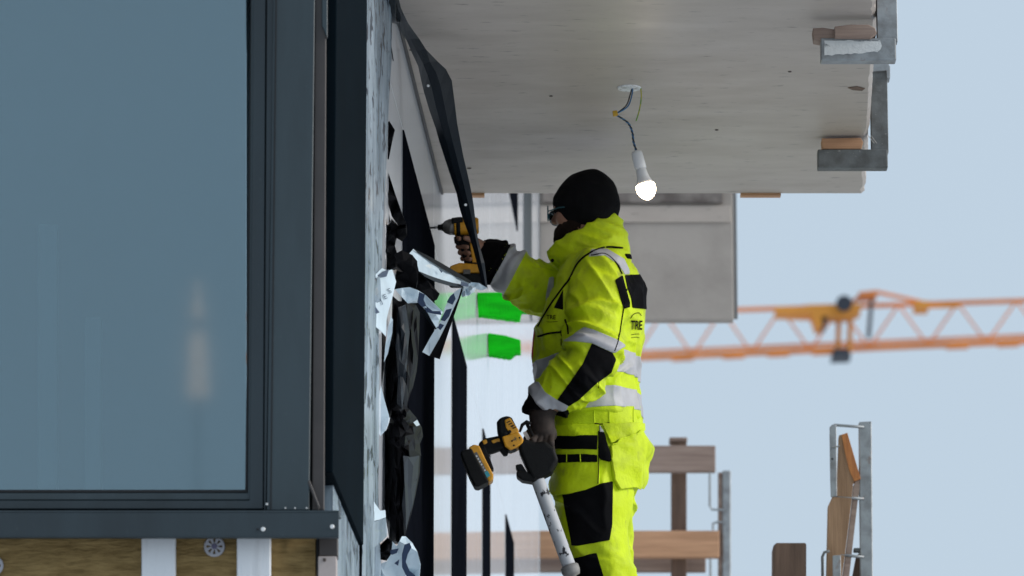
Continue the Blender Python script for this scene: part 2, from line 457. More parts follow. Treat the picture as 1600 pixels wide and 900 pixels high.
# bay body: left part, head, room behind the glass
zb0 = P(0, 800, YB)[2]
b = MB()
xr = float(W(S0, -0.04, 0)[0])
b.box((-2.6, YB + 0.12, 0.0), (xr, YB + 0.30, zb0 - 0.02))            # parapet under the window
b.box((-2.6, YB + 0.30, zb0 - 0.32), (xr, YB + 4.2, zb0 - 0.12))      # floor
b.box((-2.6, YB + 0.30, 6.6), (xr, YB + 4.2, 6.8))                    # ceiling
b.box((-2.6, YB + 4.2, zb0 - 0.32), (xr, YB + 4.3, 6.8))
b.box((-2.7, YB + 0.12, zb0 - 0.32), (-2.6, YB + 4.3, 6.8))
b.build('room_shell', 'room', building)
b = MB(); b.box((-2.6, YB + 0.12, 5.75), (xr, YB + 0.28, 11.0)); b.build('upper_wall', 'core', building)
bl = MB()
bl.box((-2.58, YB + 0.9, zb0 - 0.1), (xr - 0.16, YB + 0.91, 6.58))
bl.build('roller_blind', 'blind', building)
for (x0, x1, yt) in ((60, 89, 350), (133, 158, 495)):  # added pale bars imitating the vertical reflections in the glass
    fx(x0, x1, yt, 900, YB + 0.30, 0.05, 'reflection_bar', 'pale_reflection', building)
# sill flashing with its two screws
b = MB()
fy0 = YB - 0.055
z_a = P(0, 801, fy0)[2]; z_b = P(0, 838, fy0)[2]
xr_f = P(529.5, 820, fy0)[0]
b.box((-2.5, fy0, z_b), (xr_f, fy0 + 0.006, z_a))
b.hexa([(-2.5, fy0, z_a), (xr_f, fy0, z_a), (xr_f, YB + 0.1, z_a + 0.012), (-2.5, YB + 0.1, z_a + 0.012),
        (-2.5, fy0, z_a + 0.006), (xr_f, fy0, z_a + 0.006), (xr_f, YB + 0.1, z_a + 0.018), (-2.5, YB + 0.1, z_a + 0.018)])
b.box((-2.5, fy0, z_b - 0.0035), (xr_f, fy0 + 0.018, z_b + 0.0005))
sill = b.build('sill_flashing', 'dark_metal', building, bevel=0.0015)
def disc(center, axis, r, t, n=20):
    a = np.asarray(axis, float); a /= np.linalg.norm(a)
    c_ = np.asarray(center, float)
    return MB().tube([c_, c_ + a * t * 0.6, c_ + a * t], [r, r, r * 0.75], n)
for (x, y) in ((411, 827), (519, 823)):
    disc(P(x, y, fy0 - 0.0005), (0, -1, 0), 0.0058, 0.004).build('screw', 'screw', sill, smooth=False)
disc(P(402.5, 827, fy0 - 0.0005), (0, -1, 0), 0.003, 0.002).build('drill_hole', 'gasket', sill)
for x in (443, 458, 476):
    disc(P(x + 3, 794, YB - 0.004), (0, -1, 0), 0.0025, 0.003, 8).build('rivet', 'screw', pil)
disc(P(417, 788, YB - 0.004), (0, -1, 0), 0.0035, 0.003, 10).build('rivet', 'screw', pil)

# insulation boards, battens and fixing discs under the sill
def wool_board(x0, x1, Y, t):
    me_v = []; nx, nz_ = 60, 30
    zt = P(0, 836, Y)[2]; zl = zt - 1.1
    xa, xb = P(x0, 870, Y)[0], P(x1, 870, Y)[0]
    fs = []
    for j in range(nz_ + 1):
        for i in range(nx + 1):
            q = np.array([xa + (xb - xa) * i / nx, 0, zl + (zt - zl) * (j / nz_)])
            d = 0.010 * vnoise(np.array([q[0] * 14, 2, q[2] * 40])) + 0.006 * vnoise(np.array([q[0] * 50, 5, q[2] * 90]))
            me_v.append((q[0], Y - d, q[2]))
    for j in range(nz_):
        for i in range(nx):
            a = j * (nx + 1) + i
            fs.append((a, a + 1, a + nx + 2, a + nx + 1))
    k = len(me_v)
    me_v += [(xa, Y + t, zl), (xb, Y + t, zl), (xb, Y + t, zt), (xa, Y + t, zt)]
    n1 = nx + 1
    fs += [(k + 3, k + 2, k + 1, k)]
    fs += [tuple(list(range(0, n1)) + [k + 1, k]), tuple(list(range(nz_ * n1, (nz_ + 1) * n1))[::-1] + [k + 3, k + 2])]
    fs += [tuple([j * n1 for j in range(nz_ + 1)][::-1] + [k, k + 3]), tuple([j * n1 + nx for j in range(nz_ + 1)] + [k + 2, k + 1])]
    return obj('insulation_board', me_v, fs, 'wool', building)
YI = YB + 0.06
wool_board(XL, 221, YI, 0.055); wool_board(272, 372, YI, 0.055); wool_board(421, 493, YI, 0.055)
for x0, x1 in ((221, 274), (370, 423)):
    fx(x0, x1, 836, 1350, YB + 0.02, 0.05, 'batten', 'white_paint', building, 0.003)
fx(494, 498.5, 838, 1350, YB + 0.05, 0.06, 'joint_strip', 'gasket', building)
fx(498.5, 528, 838, 869, YB + 0.03, 0.06, 'edge_bracket', 'brown_metal', building)
eb = fx(497, 526, 869, 1350, YB + 0.02, 0.06, 'edge_board', 'pinkish_board', building)
disc(P(507, 875, YB + 0.019), (0, -1, 0), 0.0045, 0.003).build('screw', 'screw_dark', eb)
for cx, cy in ((335, 854), (-11, 884)):
    fd = empty('fixing_disc', tuple(P(cx, cy, YI - 0.012)), building)
    cc = P(cx, cy, YI - 0.014)
    ring = MB(); n = 28; r0, r1 = 0.0275, 0.0205
    for rr, yy in ((r0, 0), (r0 - 0.002, -0.004), (r1, -0.004), (r1, 0)):
        for j in range(n):
            a = 2 * math.pi * j / n
            ring.v.append(cc + np.array([rr * math.cos(a), yy, rr * math.sin(a)]))
    for k in range(4):
        for j in range(n):
            a, b_ = k * n + j, k * n + (j + 1) % n
            ring.f.append((a, b_, (((k + 1) % 4) * n + (j + 1) % n), ((k + 1) % 4) * n + j))
    ring.build('rim', 'grey_plastic', fd)
    sp = MB()
    for j in range(8):
        a = 2 * math.pi * (j + 0.5) / 8
        d = np.array([math.cos(a), 0, math.sin(a)]); e = np.array([-math.sin(a), 0, math.cos(a)])
        p0 = cc + d * 0.007; p1 = cc + d * 0.022
        sp.prism([p0 - e * 0.0024, p1 - e * 0.0045, p1 + e * 0.0045, p0 + e * 0.0024], (0, -0.0035, 0))
    sp.build('spokes', 'grey_plastic', fd)
    disc(cc, (0, -1, 0), 0.008, 0.005).build('hub', 'purple_plastic', fd)

# ================================================================== balcony slab overhead
def slab():
    s0, s1 = 15.3, (on_z(1000, 302, SOFFIT) - WO) @ WD
    yend = on_z(1000, 302, SOFFIT)[1]
    ystart = yend - 3.2
    n_y = 130
    v = []; f = []
    rnd = random.Random(3)
    chips = 0.0
    for i in range(n_y + 1):
        Y = ystart + (yend - ystart) * i / n_y
        wl_ = WO + WD * (Y / WD[1])
        x0 = wl_[0] + 0.002
        xe = 1.136 + (Y - 15.35) * 0.0502
        q = np.array([Y * 9.0, 1.0, 2.0]); q2 = np.array([Y * 55, 3, 4.0])
        xe -= 0.008 * max(0, vnoise(q) - 0.5) * 2 + 0.005 * (vnoise(q2) > 0.62) * vnoise(q)
        for x, z in ((x0, SOFFIT), (xe - 0.012, SOFFIT), (xe, SOFFIT + 0.010), (xe + 0.004, SOFFIT + 0.22), (x0, SOFFIT + 0.22)):
            v.append((x, Y, z))
    for i in range(n_y):
        a = i * 5
        for k in range(5):
            f.append((a + k, a + (k + 1) % 5, a + 5 + (k + 1) % 5, a + 5 + k))
    f.append((0, 1, 2, 3, 4)); k = n_y * 5; f.append((k + 4, k + 3, k + 2, k + 1, k))
    o = obj('balcony_slab', v, f, 'concrete')
    bm = bmesh.new(); bm.from_mesh(o.data); bmesh.ops.recalc_face_normals(bm, faces=bm.faces); bm.to_mesh(o.data); bm.free()
    tag(o, 'grey streaked concrete balcony slab overhead with the hanging bulb', 'balcony slab')
    return o, yend
slab_o, YEND = slab()
# dark sealant line where slab and wall meet, and a thin crack beside it
b = MB(); b.wbox(14.9, (YEND - 0.002) / WD[1], 0.002, 0.010, SOFFIT - 0.006, SOFFIT - 0.0005)
b.build('sealant_joint', 'brown_metal', slab_o)
# form ply slivers left at the far edge
for x0, x1 in ((735, 757), (1157, 1220)):
    b = MB(); p0, p1 = on_z(x0, 302, SOFFIT), on_z(x1, 302, SOFFIT)
    b.box((p0[0], YEND - 0.005, SOFFIT - 0.009), (p1[0], YEND + 0.03, SOFFIT - 0.0005)); b.build('ply_sliver', 'wood', slab_o)
# nail holes and a gouge
for x, y, rx in ((861, 150, 3), (733, 263, 4), (642, 78, 3), (1234, 112, 3), (1120, 203, 3)):
    p = on_z(x, y, SOFFIT - 0.001)
    MB().tube([p, p + np.array([0, 0, -0.002])], [0.0022 * rx, 0.0015 * rx], 7).build('nail_hole', 'screw_dark', slab_o)
p = on_z(1338, 139, SOFFIT)
b = MB(); b.prism([p + np.array(q) for q in ((-0.03, -0.02, -0.001), (0.0, -0.035, -0.001), (0.028, -0.012, -0.001), (0.02, 0.016, -0.001), (-0.01, 0.008, -0.001))], (0, 0, -0.0015)); b.build('gouge', 'wood_up_dark', slab_o)

# ================================================================== edge clamps with packing blocks
def clamp(name, Y, arm, upr, mats, label, painted=None):
    (x0, x1, y0, y1) = arm; (ux0, ux1, uy0, uy1) = upr
    e = empty(name, tuple(P(ux1, y1, Y)))
    tag(e, label, 'clamp', 'guard rail clamps on the slab edge')
    p0, p1 = P(x0, y1, Y), P(x1, y0, Y)
    b = MB(); b.box((p0[0], Y, p0[2]), (p1[0], Y + 0.05, p1[2])); b.build('arm', mats, e, bevel=0.004)
    q0, q1 = P(ux0, uy1, Y + 0.004), P(ux1, uy0, Y + 0.004)
    b = MB(); t = 0.006                       # the upright is a channel open towards the slab
    b.box((q0[0], Y + 0.004, p1[2] - 0.01), (q1[0], Y + 0.010, q1[2]))
    b.box((q1[0] - t, Y + 0.010, p1[2] - 0.01), (q1[0], Y + 0.05, q1[2]))
    b.box((q0[0], Y + 0.044, p1[2] - 0.01), (q1[0] - t, Y + 0.05, q1[2]))
    b.build('upright', mats, e, bevel=0.0015, segs=1)
    if painted:
        x0, x1, y0, y1 = painted
        rnd = random.Random(5); pts = []
        for i in range(15): pts.append((x0 + (x1 - x0) * i / 14, y0 + rnd.uniform(-0.7, 0.7)))
        pts += [(x1 + 3, (y0 + y1) / 2 - 3), (x1 + 1, (y0 + y1) / 2 + 2)]
        for i in range(15): pts.append((x1 - 4 - (x1 - 4 - x0) * i / 14, y1 - 5 + 6 * i / 14 + rnd.uniform(-1.2, 1.2)))
        b = MB(); b.ppx(pts, Y - 0.0015, 0.0012); b.build('paint_smear', 'galv_white', e)
    return e
YA, YBk = 15.50, 16.93
cA = clamp('edge_clamp', YA, (1283, 1400, 59, 94), (1371, 1398, -200, 57), 'galv', 'galvanised clamp with white paint smear on the slab corner', (1288, 1375, 63, 86))
cB = clamp('edge_clamp', YBk, (1278, 1387, 233, 262), (1362, 1386, 96, 233), 'galv_dark', 'dirty grey clamp on the slab edge, below the white smeared one')
b = MB(); b.ppx([(1364, 92), (1384, 92), (1391, 104), (1391, 122), (1386, 122), (1385, 110), (1363, 112)], YBk - 0.006, 0.06); b.build('cap', 'galv', cB, bevel=0.002)
for dx in (0, 4):
    MB().tube([P(1357 + dx, 212, YBk - 0.01), P(1366 + dx, 224, YBk - 0.01)], 0.0012, 6).build('tie_wire', 'steel', cB)
bk = empty('wood_block', tuple(P(1320, 60, YA)))
tag(bk, 'weathered split timber packing on the white smeared clamp', 'wood block')
b = MB(); b.ppx([(1270, 44), (1285, 43), (1306, 46), (1306, 60), (1282, 63), (1272, 61)], YA + 0.004, 0.06); b.build('timber_end', 'wood_grey', bk, bevel=0.002)
b = MB(); b.ppx([(1304, 41), (1330, 38), (1357, 38), (1368, 44), (1370, 52), (1360, 60), (1304, 59.5)], YA - 0.012, 0.07); b.build('timber', 'wood_grey', bk, bevel=0.003)
b = MB(); b.ppx([(1284, 216), (1345, 215), (1349, 222), (1346, 232.5), (1285, 232.5)], YBk + 0.004, 0.06)
tag(b.build('wood_block', 'wood', None, bevel=0.002), 'orange brown timber packing on the dirty grey clamp', 'wood block')

# ================================================================== hanging bulb
pc = on_z(983, 137, SOFFIT)
YL = pc[1]
lamp = empty('hanging_bulb', tuple(pc))
tag(lamp, 'lit bare bulb in a white holder hanging from the slab', 'light bulb')
MB().tube([pc + np.array([0, 0, -0.0004]), pc + np.array([0, 0, -0.004])], [0.040, 0.037], 32).build('ceiling_plate', 'plate_white', lamp)
MB().tube(smooth_path([P(989, 135, YL), P(987, 150, YL - 0.01), P(981, 166, YL - 0.02), P(968, 175, YL - 0.02), P(961, 177, YL - 0.02)]), 0.0024, 8).build('wire', 'wire_blue', lamp, smooth=True)
MB().tube(smooth_path([P(988, 135, YL + 0.004), P(984, 150, YL), P(979, 164, YL - 0.012), P(968, 174, YL - 0.016), P(961, 178, YL - 0.016)]), 0.0022, 8).build('wire', 'wire_black', lamp, smooth=True)
MB().tube(smooth_path([P(1001, 136, YL), P(1002, 152, YL), P(999, 172, YL), P(994, 189, YL)]), 0.0022, 8).build('earth_wire', 'wire_green', lamp, smooth=True)
b = MB(); b.ppx([(957, 173), (964, 172), (966, 180), (958, 181)], YL - 0.03, 0.014); b.build('connector', 'connector', lamp, bevel=0.002)
main = smooth_path([P(961, 179, YL - 0.022), P(970, 184, YL - 0.02), P(982, 193, YL - 0.012), P(988, 207, YL), P(990, 222, YL), P(995, 238, YL)], 14)
for ph, mm in ((0, 'wire_blue'), (math.pi, 'wire_black')):
    tw = []
    for i, q in enumerate(main):
        a = ph + i * 0.62
        tw.append(q + np.array([math.cos(a), math.sin(a), 0]) * 0.0021)
    MB().tube(tw, 0.0023, 8).build('twisted_wire', mm, lamp, smooth=True)
ax0, ax1 = P(994, 236, YL), P(1014, 312, YL - 0.005)
axd = (ax1 - ax0); Lb = np.linalg.norm(axd); axd /= Lb
def lathe(prof, name, m, parent, n=28):
    pts = [ax0 + axd * (t * Lb) for t, r in prof]
    b = MB().tube(pts, [r for t, r in prof], n)
    return b.build(name, m, parent, smooth=True)
lathe([(0.0, 0.010), (0.015, 0.0165), (0.06, 0.0185), (0.20, 0.0190), (0.36, 0.0192), (0.372, 0.0175)], 'lamp_holder', 'lamp_plastic', lamp)
lathe([(0.373, 0.0150), (0.39, 0.0170), (0.48, 0.0185), (0.56, 0.021), (0.64, 0.026), (0.70, 0.0305)], 'bulb_neck', 'lamp_plastic', lamp)
lathe([(0.70, 0.0312), (0.76, 0.0325), (0.82, 0.0315), (0.88, 0.0275), (0.94, 0.020), (0.98, 0.011), (1.0, 0.002)], 'bulb_dome', 'bulb_glow', lamp)

# ================================================================== far concrete
b = MB(); Yc = W(S_END, 0, 0)[1] + 0.02
zc = P(1000, 500, Yc)[2]
x0, x1 = P(842, 450, Yc)[0], P(1146, 450, Yc)[0]
b.box((x0, Yc, zc), (x1, Yc + 0.08, zc + 2.6))
far = b.build('concrete_wall', 'far_concrete', None, bevel=0.006)
tag(far, 'smooth grey concrete wall panel hanging beyond the facade end', 'wall')
b = MB(); b.box((x0 + 0.02, Yc - 0.03, P(0, 318, Yc)[2]), (x1 - 0.05, Yc - 0.002, P(0, 305, Yc)[2] + 0.6)); b.build('ledge', 'ledge_concrete', far, bevel=0.004)
b = MB(); b.box((x0 + 0.005, Yc - 0.012, P(0, 348, Yc)[2]), (x1 - 0.01, Yc - 0.002, P(0, 322, Yc)[2])); b.build('ledge', 'concrete', far, bevel=0.003)
b = MB(); b.box((x1 + 0.003, Yc + 0.04, zc + 0.02), (x1 + 0.022, Yc + 0.07, zc + 2.6)); b.build('side_board', 'core', far)

# ================================================================== green brackets on the facade
def green(pts, s, label):
    p0 = W(s, 0, 0); Y = p0[1]
    e = empty('green_bracket', tuple(P(pts[0][0], pts[0][1], Y)))
    tag(e, label, 'bracket', 'green plastic brackets on the facade')
    b = MB(); b.ppx(pts, Y, 0.05); b.build('plate', 'green_plastic', e, bevel=0.003)
    n = 9; x0 = pts[0][0] + 2; x1 = pts[-2][0] - 1
    for k in range(n):
        xa = x0 + (x1 - x0) * k / n; xb = x0 + (x1 - x0) * (k + 0.9) / n
        yb = pts[-1][1] + (pts[-2][1] - pts[-1][1]) * (k / n)
        b = MB(); b.ppx([(xa, yb - 0.5), (xb, yb - 0.3), (xb, yb + 1.8 + 0.8 * math.sin(k * 2.3)), (xa, yb + 1.8 + 0.6 * math.cos(k * 3.1))], Y + 0.01, 0.03); b.build('bristle_tuft', 'green_plastic', e)
    return e
green([(745.5, 457), (800, 456), (815, 462), (829, 474), (829, 487), (815, 487), (812.5, 500), (747, 492)], wall_s(744.8, 475), 'larger bright green bracket standing out from the facade behind the arm')
green([(762.5, 520), (790, 524), (813.5, 531), (814, 552), (806, 552), (798, 559), (763, 554)], wall_s(761.8, 540), 'smaller bright green bracket standing out from the facade, lower one')

# ================================================================== timber guard rail beyond the facade
YR = W(S_END, 0, 0)[1] + 0.25
gr = empty('guard_rail', tuple(P(1060, 960, YR)))
tag(gr, 'blurred timber guard rail with two planks behind the worker', 'guard rail')
def rail(x0, x1, y0, y1, Y, t, name, m):
    return fx(x0, x1, y0, y1, Y, t, name, m, gr, 0.004)
rail(950, 1118, 696, 737, YR, 0.045, 'upper_plank', 'wood_grey')
b = MB(); b.ppx([(800, 698), (962, 697), (962, 738), (800, 738)], YR + 0.055, 0.045); b.build('upper_plank', 'wood_grey', gr, bevel=0.004)
rail(843, 1124, 829, 871, YR, 0.045, 'lower_plank', 'wood')
rail(843, 1103, 871, 893, YR + 0.28, 0.045, 'toe_plank', 'wood_grey')
rail(1049, 1073, 684, 1010, YR + 0.13, 0.09, 'post', 'wood_up_dark')
rail(1046, 1074, 683, 689, YR + 0.12, 0.11, 'post_cap', 'wood_grey')
st = fx(1129, 1142, 735, 1010, YR + 0.02, 0.05, 'steel_post', 'galv', gr, 0.004)
fx(1122, 1128.5, 738, 1010, YR + 0.04, 0.03, 'rust_strip', 'wood_grey', st, 0.002)
for pts in ([(1109, 738), (1109, 790), (1112, 796), (1131, 797)], [(1114, 828), (1114, 818), (1120, 816), (1130, 816)], [(1110, 872), (1110, 990)]):
    MB().tube([P(x, y, YR + 0.0) for x, y in pts], 0.006, 8).build('hook', 'galv', st)
# deck that carries it, below the picture
b = MB(); zd = P(1060, 1010, YR)[2]
b.box((W(S_END, 0.02, 0)[0], YR - 0.1, zd - 0.2), (2.2, YR + 3.0, zd - 0.001))
for xx in (0.5, 2.0):
    for yy in (YR + 0.1, YR + 2.7): b.box((xx, yy, 0), (xx + 0.15, yy + 0.15, zd - 0.2))
tag(b.build('far_deck', 'far_concrete'), 'concrete deck under the blurred timber guard rail', 'deck')

# ================================================================== right hand guard post, timber and short post
YP = 18.9
gp = empty('guard_post', tuple(P(1352, 1150, YP)))
tag(gp, 'galvanised guard rail post with loop brackets on the right', 'post')
def gx(x0, x1, y0, y1, dy, t, name, m, bevel=0.003): return fx(x0, x1, y0, y1, YP + dy, t, name, m, gp, bevel)
quad([(1342, 659), (1362, 658), (1366, 1150), (1347, 1150)], YP, 0.04, 'upright', 'galv', gp, 0.003)
def strap(pts, wdt, name, dy=-0.01, m='galv'):
    b = MB(); q = [P(x, y, YP + dy) for x, y in pts]
    n = len(q); vv = []
    for p in q: vv += [p + np.array([0, 0, 0]), p + np.array([0, wdt, 0])]
    b.add(vv, [(2 * i, 2 * i + 1, 2 * i + 3, 2 * i + 2) for i in range(n - 1)])
    o = b.build(name, m, gp)
    s_ = o.modifiers.new('solid', 'SOLIDIFY'); s_.thickness = 0.005; s_.offset = 0
    return o
quad([(1296, 668), (1300, 663), (1307, 663), (1307, 668), (1308, 775), (1298, 777), (1297, 740)], YP - 0.012, 0.006, 'loop_plate', 'galv', gp, 0.002)
for y in (665, 777, 868):
    xs = 1303 if y < 860 else 1314
    MB().tube([P(xs, y - 1, YP + 0.0), P(1350, y + 2.5, YP + 0.0)], 0.0055, 10).build('loop_rod', 'galv', gp, smooth=True)
quad([(1301, 868), (1314, 867), (1315, 1150), (1301, 1150)], YP - 0.10, 0.006, 'loop_plate', 'galv', gp, 0.002)
MB().tube([P(1300, 699, YP - 0.013), P(1312, 697, YP - 0.02)], 0.003, 8).build('nail', 'steel', gp)
disc(P(1300.5, 717, YP - 0.0125), (0, -1, 0), 0.0042, 0.001, 10).build('bolt_hole', 'gasket', gp)
MB().tube([P(1286, 960, YP - 0.02), P(1285, 870, YP - 0.02), P(1288, 863, YP - 0.02), P(1296, 861, YP - 0.02)], 0.0055, 8).build('hook', 'galv_dark', gp, smooth=True)
fx(1334, 1345, 856, 862, YP + 0.01, 0.03, 'lug', 'galv_dark', gp)
tb = empty('timber_board', tuple(P(1310, 1150, YP)))
tag(tb, 'orange brown timber with a slanting cut end in the loop bracket', 'timber')
b = MB(); b.ppx([(1311, 680), (1323, 677), (1327, 690), (1333, 720), (1335, 750), (1333, 757), (1330, 790), (1316, 900), (1311, 1150), (1288, 1150), (1291.5, 900), (1294, 790), (1308, 760)], YP - 0.005, 0.05); b.build('front_face', 'wood_up', tb, bevel=0.002)
b = MB(); b.ppx([(1315, 679), (1324, 676), (1345, 748), (1335, 752), (1327, 735), (1320, 705)], YP - 0.0075, 0.05); b.build('cut_end', 'wood_orange', tb, bevel=0.001)
b = MB(); b.ppx([(1336, 752), (1345, 749), (1345, 756), (1340, 785), (1327, 900), (1322, 1150), (1312, 1150), (1317, 900), (1331, 790), (1334, 757)], YP + 0.002, 0.042); b.build('side_face', 'wood_grey', tb, bevel=0.001)
b = MB(); b.ppx([(1332, 900), (1338, 868), (1345, 862), (1346, 1150), (1328, 1150)], YP + 0.05, 0.04)
tag(b.build('timber_offcut', 'wood_up_dark', None, bevel=0.002), 'dark timber piece behind the slanting timber by the steel post', 'timber')
b = MB(); b.ppx([(1208, 853), (1213, 848), (1259, 848), (1260, 852), (1259, 1150), (1207, 1150)], YP + 0.02, 0.11)
tag(b.build('timber_post', 'wood_up_dark', None, bevel=0.004), 'short brown timber post standing alone left of the steel post', 'post')
b = MB(); zq = P(1300, 1150, YP)[2]
b.box((0.80, YP - 0.3, zq - 0.06), (1.55, YP + 0.5, zq))
for xx in (0.85, 1.45):
    for yy in (YP - 0.25, YP + 0.4): b.box((xx, yy, 0), (xx + 0.06, yy + 0.06, zq - 0.06))
tag(b.build('trestle', 'wood_grey'), 'timber trestle carrying the posts on the right, below the picture', 'trestle')

# ================================================================== tower crane
YC = 195.0
cr = empty('tower_crane', (50, YC + 2, 0))
tag(cr, 'blurred orange tower crane jib across the pale sky', 'crane')
def cl(pts, r, name, m, dy=0.0):
    return MB().tube([P(x, y, YC + (1600 - x) * 0.005 + dy) for x, y in pts], r, 6).build(name, m, cr)
def chord_low(x): return 559 - (x - 1000) * 0.043
def chord_top(x): return 484 - (x - 1160) * 0.032
cl([(700, chord_low(700)), (2100, chord_low(2100))], 0.13, 'lower_chord', 'crane_orange')
cl([(700, chord_low(700) - 9), (2100, chord_low(2100) - 9)], 0.07, 'lower_chord', 'crane_orange', 1.6)
cl([(700, chord_top(700)), (2100, chord_top(2100))], 0.10, 'upper_chord', 'crane_orange', 0.8)
x = 760; k = 0
while x < 2060:
    cl([(x, chord_top(x)), (x + 46, chord_low(x + 46))], 0.045, 'lacing', 'crane_orange', 0.2)
    cl([(x + 46, chord_low(x + 46)), (x + 92, chord_top(x + 92))], 0.045, 'lacing', 'crane_orange', 0.2)
    x += 92
def cbx(pts, name, m, t=1.2, dy=-0.6): 
    b = MB(); b.ppx(pts, YC + dy, t); return b.build(name, m, cr)
cbx([(1212, 478), (1258, 480), (1258, 476), (1345, 474), (1345, 486), (1330, 492), (1290, 494), (1285, 510), (1276, 512), (1268, 490), (1212, 488)], 'trolley_platform', 'crane_yellow')
MB().tube([P(1319, 474, YC - 1.2), P(1319, 474, YC + 1.2)], 0.32, 14).build('winch_drum', 'crane_dark', cr)
for xa in (1311, 1329): cl([(xa, 490), (xa - 2, 551)], 0.11, 'trolley_leg', 'crane_yellow', -0.8)
cbx([(1284, 494), (1291, 494), (1291, 508), (1285, 510)], 'motor', 'crane_dark')
cbx([(1302, 545), (1326, 545), (1330, 556), (1300, 557)], 'hook_block', 'crane_dark')
cl([(1363, 456), (1357, 528)], 0.09, 'king_post', 'crane_dark', -0.8)
cbx([(1342, 456), (1371, 453), (1371, 460), (1342, 461)], 'king_post_head', 'crane_orange')
cl([(1368, 456), (1440, 472)], 0.08, 'tie_bar', 'crane_orange', -0.4); cl([(1345, 462), (1325, 478)], 0.08, 'tie_bar', 'crane_orange', -0.4)
cbx([(1430, 470), (1452, 470), (1452, 480), (1430, 480)], 'splice', 'crane_yellow')
cl([(1440, 479), (1500, 478)], 0.08, 'splice_bar', 'crane_yellow', -0.3)
for xx in (1050, 1130, 1200, 1270, 1480, 1560): cbx([(xx, chord_low(xx) - 5), (xx + 34, chord_low(xx + 34) - 5), (xx + 34, chord_low(xx + 34) + 4), (xx, chord_low(xx) + 4)], 'catwalk', 'crane_orange', 0.5)
mx_ = P(2000, 520, YC)
for ax_, ay_ in ((-0.8, -0.8), (0.8, -0.8), (0.8, 0.8), (-0.8, 0.8)):
    b = MB(); b.box((mx_[0] + ax_ - 0.1, YC + ay_ - 0.1, 0), (mx_[0] + ax_ + 0.1, YC + ay_ + 0.1, mx_[2])); b.build('mast_leg', 'crane_orange', cr)
for i in range(22):
    z0 = i * mx_[2] / 22; z1 = (i + 1) * mx_[2] / 22
    for s_ in (-0.8, 0.8):
        MB().tube([(mx_[0] - 0.8, YC + s_, z0), (mx_[0] + 0.8, YC + s_, z1)], 0.06, 5).build('lacing', 'crane_orange', cr)

# ================================================================== lit mast behind the camera, seen only mirrored in the window
mast = empty('light_mast', (-4.9, -62, 0))
tag(mast, 'lamp mast with warm lit panels, mirrored in the window glass', 'lamp mast')
def mir(px, py, D=-62.0):
    d = ray(px, py); t = YB / d[1]; q = CAM + d * t
    d = d * [1, -1, 1]
    return q + d * ((D - q[1]) / d[1])
for y0, y1, xa, xb in ((436, 462, 304, 312), (466, 482, 300, 316), (487, 492, 296, 320), (515, 540, 295, 321), (543, 560, 294, 322), (564, 596, 293, 324), (600, 617, 291, 326)):
    p0, p1 = mir(xa, y1), mir(xb, y0)
    b = MB(); b.box((p0[0], -62.15, p0[2]), (p1[0], -62.0, p1[2])); b.build('lamp_panel', 'mast_lamp', mast)
pm = mir(308, 600)
b = MB(); b.box((pm[0] - 0.012, -62.4, 0), (pm[0] + 0.012, -62.2, mir(308, 436)[2])); b.build('pole', 'galv', mast)
# ================================================================== torn protective film
def sheet(rows, nu, nv, amp=0.01, freq=18, seed=0, ridge=0.6, long=(1, 1)):
    """rows of control points -> a crumpled surface; every row has the same number of points"""
    rows = [smooth_path(r, 12) for r in rows]
    m = len(rows[0])
    idx = np.linspace(0, m - 1, nu)
    def samp(r):
        a = np.array(r); i = np.clip(idx.astype(int), 0, m - 2); t = (idx - i)[:, None]
        return a[i] * (1 - t) + a[i + 1] * t
    rr = [samp(r) for r in rows]
    cols = []
    for k in range(nu):
        sp = smooth_path([r[k] for r in rr], 12)
        a = np.array(sp); mm = len(a); id2 = np.linspace(0, mm - 1, nv); i = np.clip(id2.astype(int), 0, mm - 2); t = (id2 - i)[:, None]
        cols.append(a[i] * (1 - t) + a[i + 1] * t)
    G = np.stack(cols, 1)                       # nv, nu, 3
    du = np.gradient(G, axis=1); dv = np.gradient(G, axis=0)
    N = np.cross(du, dv); N /= (np.linalg.norm(N, axis=2, keepdims=True) + 1e-9)
    Q = G * freq * np.array([long[0], long[0], long[1]])
    d = ridge * (ridged(Q, seed) - 0.5) + (1 - ridge) * (vnoise(Q * 1.7, seed + 3) - 0.5) + 0.35 * (ridged(Q * 2.6, seed + 5) - 0.5)
    warp = np.stack([vnoise(Q * 0.8, seed + 8), vnoise(Q * 0.8, seed + 9), vnoise(Q * 0.8, seed + 10)], -1) - 0.5
    G = G + N * (d * amp)[..., None] + warp * amp * 0.9
    fs = []
    for j in range(nv - 1):
        for i in range(nu - 1):
            a = j * nu + i
            fs.append((a, a + 1, a + nu + 1, a + nu))
    return G.reshape(-1, 3), fs

def film(name, rows, mats, nu=26, nv=60, label=None, parent=None, thick=0.0012, flat=False, **kw):
    v, f = sheet(rows, nu, nv, **kw)
    f = [q[::-1] for q in f]                    # first material towards us
    o = obj(name, v, f, list(mats), parent, smooth=not flat)
    so = o.modifiers.new('solid', 'SOLIDIFY'); so.thickness = thick; so.offset = -1
    if len(mats) > 1: so.material_offset = 1
    if label: tag(o, label, 'film', 'torn protective film')
    return o

def rw(*pts): return [P(x, y, Y) for x, y, Y in pts]
BK = ('film_black', 'film_black')
